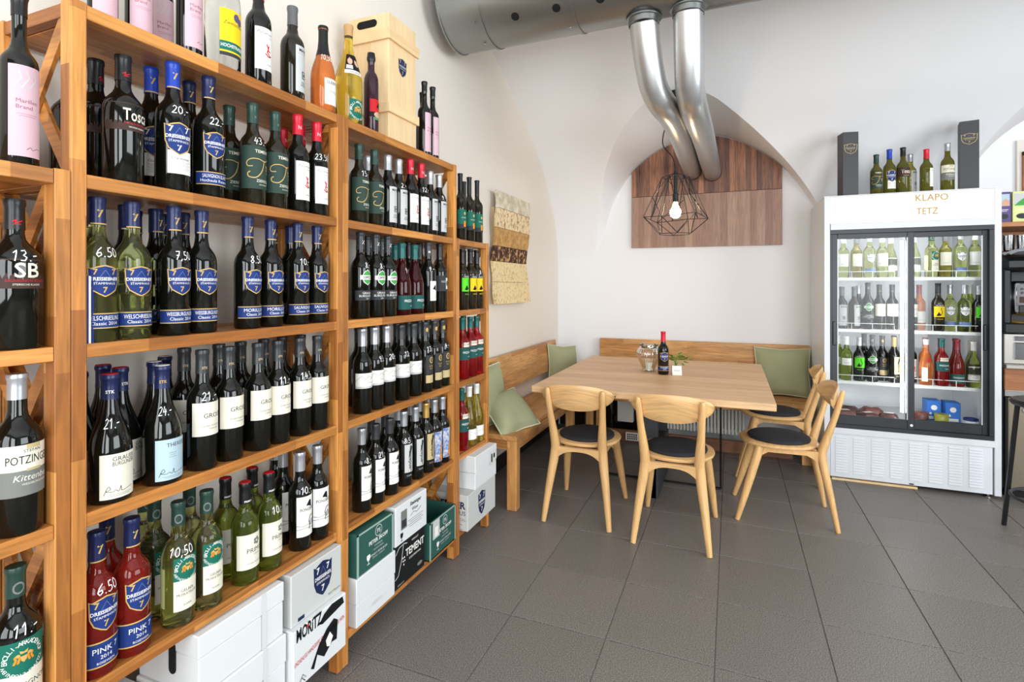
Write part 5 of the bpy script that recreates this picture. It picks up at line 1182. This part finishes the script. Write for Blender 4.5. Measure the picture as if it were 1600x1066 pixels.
# wire shelves
FZ = [1.43, 1.062, .69]
for z in FZ:
    s = fb('wire_white', .05, FW - .05, .10, .118, z - .022, z, 'wire_shelf'); m = M1('wire_white')
    for k in range(40): x = .055 + k * (FW - .11) / 39; m.tube([(x, .115, z - .004), (x, FD - .05, z - .004)], .002, 4)
    m.build('shelf_wires', s, 0, kind='stuff')
    for x0, x1 in ((.06, .44), (.53, .92)):
        m = M1('wire_white'); m.tube([(x0, .104, z), (x0, .104, z + .042), (x1, .104, z + .042), (x1, .104, z)], .0025, 6)
        for q in (.33, .66): m.tube([(x0 + (x1 - x0) * q, .104, z), (x0 + (x1 - x0) * q, .104, z + .042)], .0022, 6)
        m.build('front_rail', s, 0)
M1('tube_glow').tube([(.478, .075, .50), (.478, .075, 1.68)], .010, 8).build('light_tube', fr)
M1('tube_glow').tube([(.09, .075, 1.752), (.90, .075, 1.752)], .010, 8).build('light_tube', fr)
# stock in the fridge
FR = {
 0: [(.755, 4.50, 'f_white'), (.835, 4.50, 'f_brown'), (.915, 4.50, 'f_crest'), (.995, 4.51, 'f_white'), (1.06, 4.58, 'f_pale'), (1.185, 4.53, 'f_pale'), (1.275, 4.49, 'brolli_clear'), (1.358, 4.51, 'f_brown'), (1.438, 4.50, 'f_crest'), (1.518, 4.50, 'f_white')],
 1: [(.745, 4.50, 'mayer'), (.822, 4.50, 'mayer'), (.862, 4.575, 'f_lime'), (.905, 4.50, 'opitz'), (.985, 4.55, 'gross'), (1.065, 4.56, 'gross'), (1.168, 4.52, 'gross'), (1.228, 4.575, 'f_copper'), (1.312, 4.49, 'yellow'), (1.39, 4.53, 'f_crest'), (1.455, 4.485, 'f_crest'), (1.508, 4.55, 'f_green'), (1.53, 4.475, 'f_lime')],
 2: [(.735, 4.56, 'f_green'), (.772, 4.49, 'f_green'), (.850, 4.49, 'f_lime'), (.895, 4.565, 'darklab'), (.930, 4.49, 'opitz'), (1.005, 4.56, 'goldlab'), (1.065, 4.51, 'landauer_g'), (1.085, 4.60, 'goldlab'), (1.172, 4.55, 'furmint'), (1.245, 4.49, 'f_orange'), (1.262, 4.575, 'f_copper'), (1.330, 4.48, 'friedrich_r'), (1.348, 4.565, 'f_copper'), (1.418, 4.49, 'f_rose'), (1.436, 4.578, 'f_rose'), (1.505, 4.49, 'f_pale'), (1.522, 4.578, 'f_pale')],
}
FN = {0: 'top fridge shelf', 1: 'middle fridge shelf', 2: 'lower fridge shelf'}
for t, L in FR.items():
    for side in (0, 1):
        LL = sorted([q for q in L if (q[0] > 1.12) == bool(side)])
        for k, (x, y, st) in enumerate(LL):
            bottle(st, (x, y, FZ[t] + .0005), -PI / 2 + random.uniform(-.25, .25), '%s, %s from left, %s, %s door' % (STY[st].desc, ORD[k], FN[t], 'right' if side else 'left'), '', 'bottles in the fridge')
# things on the fridge floor
for k, (x, y, w, l, h, mt, rz) in enumerate([(.76, 4.50, .15, .13, .05, 'meat', .2), (.80, 4.62, .16, .14, .06, 'meat_dark', -.3), (.90, 4.49, .14, .12, .045, 'meat_dark', .5), (.95, 4.61, .16, .13, .065, 'meat', .1), (1.03, 4.50, .13, .12, .05, 'meat_dark', -.2)]):
    o = thing('meat_pack', 'vacuum pack of cured meat on the fridge floor, %s' % ['at the front left', 'behind the front left pack', 'in the middle front', 'in the middle at the back', 'at the right of the left door'][k], 'food pack', (x, y, .4205), rz, 'vacuum packs of cured meat')
    n = 10; vs = []; fs = []; rn = random.Random(k)
    for s in (0, 1):
        for j in range(n):
            for i in range(n):
                a = -1 + 2 * i / (n - 1); b = -1 + 2 * j / (n - 1); e = (1 - a ** 4) * (1 - b ** 4)
                vs.append((a * w / 2, b * l / 2, .002 if not s else .003 + h * e ** .6 * (.8 + .2 * rn.random())))
    for s in (0, 1):
        for j in range(n - 1):
            for i in range(n - 1): fs.append((s * n * n + j * n + i, s * n * n + j * n + i + 1, s * n * n + (j + 1) * n + i + 1, s * n * n + (j + 1) * n + i))
    M1(mt).add(vs, fs).build('cured_meat', o, 60); M1('p_white').box(-.03, .03, -.02, .012, h + .003, h + .0042).build('paper_label', o, 0)
for k, (x, y) in enumerate([(1.31, 4.60), (1.405, 4.56)]):
    o = thing('drink_carton', 'blue carton with white dot on the fridge floor, %s one' % ['left', 'right'][k], 'carton', (x, y, .42), 0, 'blue cartons in the fridge')
    M1('milk_blue').bbox(-.042, .042, -.04, .06, 0, .15, .003).build('box_body', o, 0)
    q = Print(.02); q.ell(.0, .10, .018, .018, 'p_white', 1); q.ell(-.02, .06, .008, .008, 'p_white', 1); q.rect(-.03, .02, .03, .04, 'p_white', 1); link('print', q.plane('print', (0, -.0404, 0), (1, 0, 0), (0, 0, 1)), o)
def tub(label, x, y, r, h, mt, lid, lay=False):
    o = thing('food_tub', label, 'tub', (x, y, .4205)); M1(mt).lathe([(0, 0), (r * .9, 0), (r, .005), (r, h - .004), (r * .96, h)], 20).build('tub_body', o); M1(lid).lathe([(r * 1.02, h - .01), (r * 1.02, h + .004), (r * .9, h + .006), (0, h + .006)], 20).build('lid', o)
tub('brown jar at the front of the right fridge floor', 1.22, 4.50, .042, .07, 'meat_dark', 'meat')
tub('olive jar at the front of the right fridge floor', 1.33, 4.485, .04, .07, 'olive_jar', 'olive_jar')
tub('white tub with blue lid at the right fridge floor', 1.49, 4.485, .04, .055, 'p_white', 'p_blue')

# on top of the fridge
TOPZ = 2.007
for k, (x, y, st, rz, lb) in enumerate([(.948, 4.46, 'tement', 0, 'green-glass bottle with forest-green label'), (1.028, 4.47, 'crest_blue', .2, 'blue-capped bottle with crest label'), (1.105, 4.46, 'tosca', 0, 'black-capped bottle with brown label'), (1.165, 4.53, 'mayer_green', .3, 'silver-capped short bottle with grey label'), (1.238, 4.46, 'furmint', .9, 'red-capped bottle with white label'), (1.355, 4.46, 'potz', 0, 'silver-capped bottle with cream label standing alone')]):
    bottle(st + '_top' if st + '_top' in STY else st, (x, y, TOPZ), -PI / 2 + rz, lb + ' on top of the fridge', '', 'bottles on top of the fridge')
def gift(label, x, y, rz):
    o = thing('gift_box', label, 'box', (x, y, TOPZ), rz, 'black gift boxes on the fridge'); M1('gift_black').bbox(-.05, .05, -.05, .05, 0, .458, .001).build('box_body', o, 0)
    q = Print(.02); q.crest(0, .30, .375, .085, 1, edge='p_boxgold', fill='gift_black', ink='p_boxgold', seven='p_boxgold'); link('crest_print', q.plane('crest_print', (0, -.0503, 0), (1, 0, 0), (0, 0, 1)), o)
gift('tall black gift box with gold crest at the left end of the fridge top', .775, 4.46, math.radians(11)); gift('tall black gift box with gold crest at the right end of the fridge top', 1.468, 4.46, math.radians(-12))

# ================================================================== BAR CORNER AT THE RIGHT
ct = thing('bar_counter', 'bar counter with steel top and wooden front right of the fridge', 'counter', (1.63, 4.38, 0))
M1('steel').bbox(0, 1.3, -.02, .62, .84, .865, .003).build('steel_top', ct, 0); M1('bar_wood').bbox(0, 1.3, .0, .02, .70, .84, .002).build('wood_front', ct, 0)
M1('iron').bbox(.0, 1.3, .03, .6, .06, .70, .002).build('carcass', ct, 0); M1('black_plastic').bbox(.02, 1.3, .06, .58, 0, .06, .002).build('kick_plate', ct, 0)
M1('chrome').bbox(.0, 1.3, -.002, .03, .66, .70, .002).build('door_trim', ct, 0)
d = M1('steel_door').bbox(.012, .46, -.012, .03, .065, .655, .004).build('cooler_door', ct, 0); M1('black_plastic').box(.002, .010, -.004, .03, .065, .655).build('door_seal', d, 0); M1('chrome').lathe([(0, .006), (.018, .005), (.02, 0)], 14).build('door_knob', d, 40, (.10, -.012, .58), (PI / 2, 0, 0))
kn = thing('knock_box', 'steel coffee drawer unit under the espresso machine', 'drawer unit', (1.64, 4.42, .8655))
M1('steel').bbox(0, .36, 0, .45, 0, .195, .004).build('casing', kn, 0); M1('chrome').bbox(.05, .34, -.012, 0, .03, .14, .004).build('drawer', kn, 0); M1('chrome').bbox(.05, .34, -.01, 0, .15, .18, .003).build('upper_drawer', kn, 0)
es = thing('espresso_machine', 'black and chrome espresso machine at the right edge', 'coffee machine', (1.63, 4.42, 1.061))
M1('black_plastic').bbox(.02, .42, .12, .48, .0, .48, .03).build('housing', es, 40); M1('black_plastic').bbox(.0, .42, -.02, .12, .40, .50, .03).build('hood', es, 40); M1('black_plastic').bbox(.0, .42, -.03, .12, .0, .07, .01).build('drip_tray', es, 40)
M1('black_plastic').bbox(.0, .05, -.01, .14, .06, .42, .012).build('side_frame', es, 40)
c = M1('chrome').bbox(.055, .40, -.005, .12, .12, .34, .02).build('control_panel', es, 40)
for x, z in ((.10, .29), (.10, .265)): M1('iron').lathe([(0, .004), (.007, .004), (.008, 0)], 10).build('button', c, 40, (x, -.006, z), (PI / 2, 0, 0))
M1('p_brown').box(.088, .125, -.008, -.004, .20, .24).build('display', c, 0); M1('black_plastic').bbox(.078, .15, -.02, -.004, .135, .185, .004).build('rotary_knob', c, 0)
M1('cap_gold').lathe([(0, .071), (.05, .071), (.055, .078), (.06, .080)], 20, .09, .03).build('drip_plate', es)
tw_ = thing('tea_towel', 'grey cloth draped over the espresso machine', 'cloth', (1.63, 4.36, 1.561)); n = 12; vs = []; fs = []
for j in range(n):
    for i in range(n):
        x = .01 + .40 * i / (n - 1); y = -.035 + .30 * j / (n - 1); z = .006 + .012 * math.sin(9 * x * 3 + j) ** 2 + .05 * math.sin(PI * i / (n - 1)) * math.sin(PI * (j + 2) / (n + 2)); vs.append((x, y, z))
for j in range(n - 1):
    for i in range(n - 1): fs.append((j * n + i, j * n + i + 1, (j + 1) * n + i + 1, (j + 1) * n + i))
k0 = len(vs); vs += [(x, y, z + .004) for x, y, z in vs[:k0]]; fs += [tuple(q + k0 for q in f) for f in list(fs)]
pbr('towel', (196, 202, 208), .9); M1('towel').add(vs, fs).build('fabric', tw_, 60)
sh = thing('wall_shelf', 'wooden wall shelf above the bar at the right edge', 'shelf', (1.64, 4.52, 1.765)); M1('bar_wood').bbox(0, 1.2, 0, .5, 0, .03, .002).build('board', sh, 0); M1('bar_wood').bbox(0, 1.2, .48, .5, -.42, 0, .002).build('back_panel', sh, 0)
sh2 = M1('bar_wood').bbox(0, 1.2, 0, .40, 0, .02, .002).build('glass_shelf', None, 0, (1.64, 4.66, 1.585), label='lower bar shelf board carrying the glasses', cat='shelf')
def picture_box(label, x, w, bg, a, b_):
    o = thing('gift_carton', label, 'box', (x, 4.56, 1.796)); M1(bg).bbox(0, w, 0, .08, 0, .205, .002).build('box_body', o, 0)
    q = Print(.02); q.rect(.008, .11, w - .008, .19, a, 1); q.shape([(.008, .11), (w - .008, .11), (w - .008, .145), (w * .6, .16), (w * .3, .135)], b_, 2); q.ell(w * .5, .04, w * .32, .018, 'p_dgrey', 1); q.stroke([(w * .2, .085), (w * .8, .085)], .004, 'p_white', 2); q.stroke([(w * .3, .075), (w * .7, .075)], .003, 'p_white', 2); link('print', q.plane('print', (0, -.0004, 0), (1, 0, 0), (0, 0, 1)), o)
picture_box('mauve picture box on the wall shelf next to the fridge', 1.655, .075, 'p_purple', 'p_skyblue', 'p_skin'); picture_box('pale green picture box on the wall shelf at the right edge', 1.738, .10, 'p_pale', 'p_grey', 'p_gr2')
for k in range(6):
    o = thing('drinking_glass', 'clear tumbler on the bar shelf, %s in the %s row' % (ORD[k % 3], 'front' if k < 3 else 'back'), 'glass', (1.70 + (k % 3) * .075, 4.71 + (k // 3) * .08, 1.606), 0, 'tumblers on the bar shelf')
    M1('drink_glass').lathe([(0, .004), (.026, .002), (.028, .006), (.033, .115), (.031, .115), (.026, .010), (0, .008)], 20).build('tumbler_wall', o)
M1('plaster_warm').box(0, .5, 0, .02, 0, 1.0).build('door_2', None, 0, (1.96, 5.072, 1.45), kind='structure')
wd = link('window_1', None, None, (1.985, 5.052, 1.86), kind='structure')
M1('bar_wood').bbox(0, .03, 0, .02, 0, .50, .002).build('window_frame', wd, 0); M1('bar_wood').bbox(0, .5, 0, .02, .47, .50, .002).build('window_frame', wd, 0)
for k in range(3): M1('p_skin').box(.035, .45, .008, .012, .02 + k * .15, .155 + k * .15).build('pane', wd, 0)
st = thing('bar_stool', 'black metal bar stool cut off by the right edge', 'stool', (1.60, 3.72, 0))
for sx, sy in ((-1, -1), (-1, 1), (1, -1), (1, 1)): M1('black_metal').tube([(sx * .155, sy * .155 + .02, .0), (sx * .11, sy * .11 + .02, .72)], .012, 6).build('leg', st)
m = M1('iron'); ring = [(.175 * math.cos(2 * PI * i / 24), .02 + .175 * math.sin(2 * PI * i / 24), .22) for i in range(25)]; m.tube(ring, .009, 6); m.build('foot_ring', st)
M1('black_metal').lathe([(0, .72), (.17, .72), (.18, .735), (.17, .75), (0, .75)], 24, 0, .02).build('seat', st)
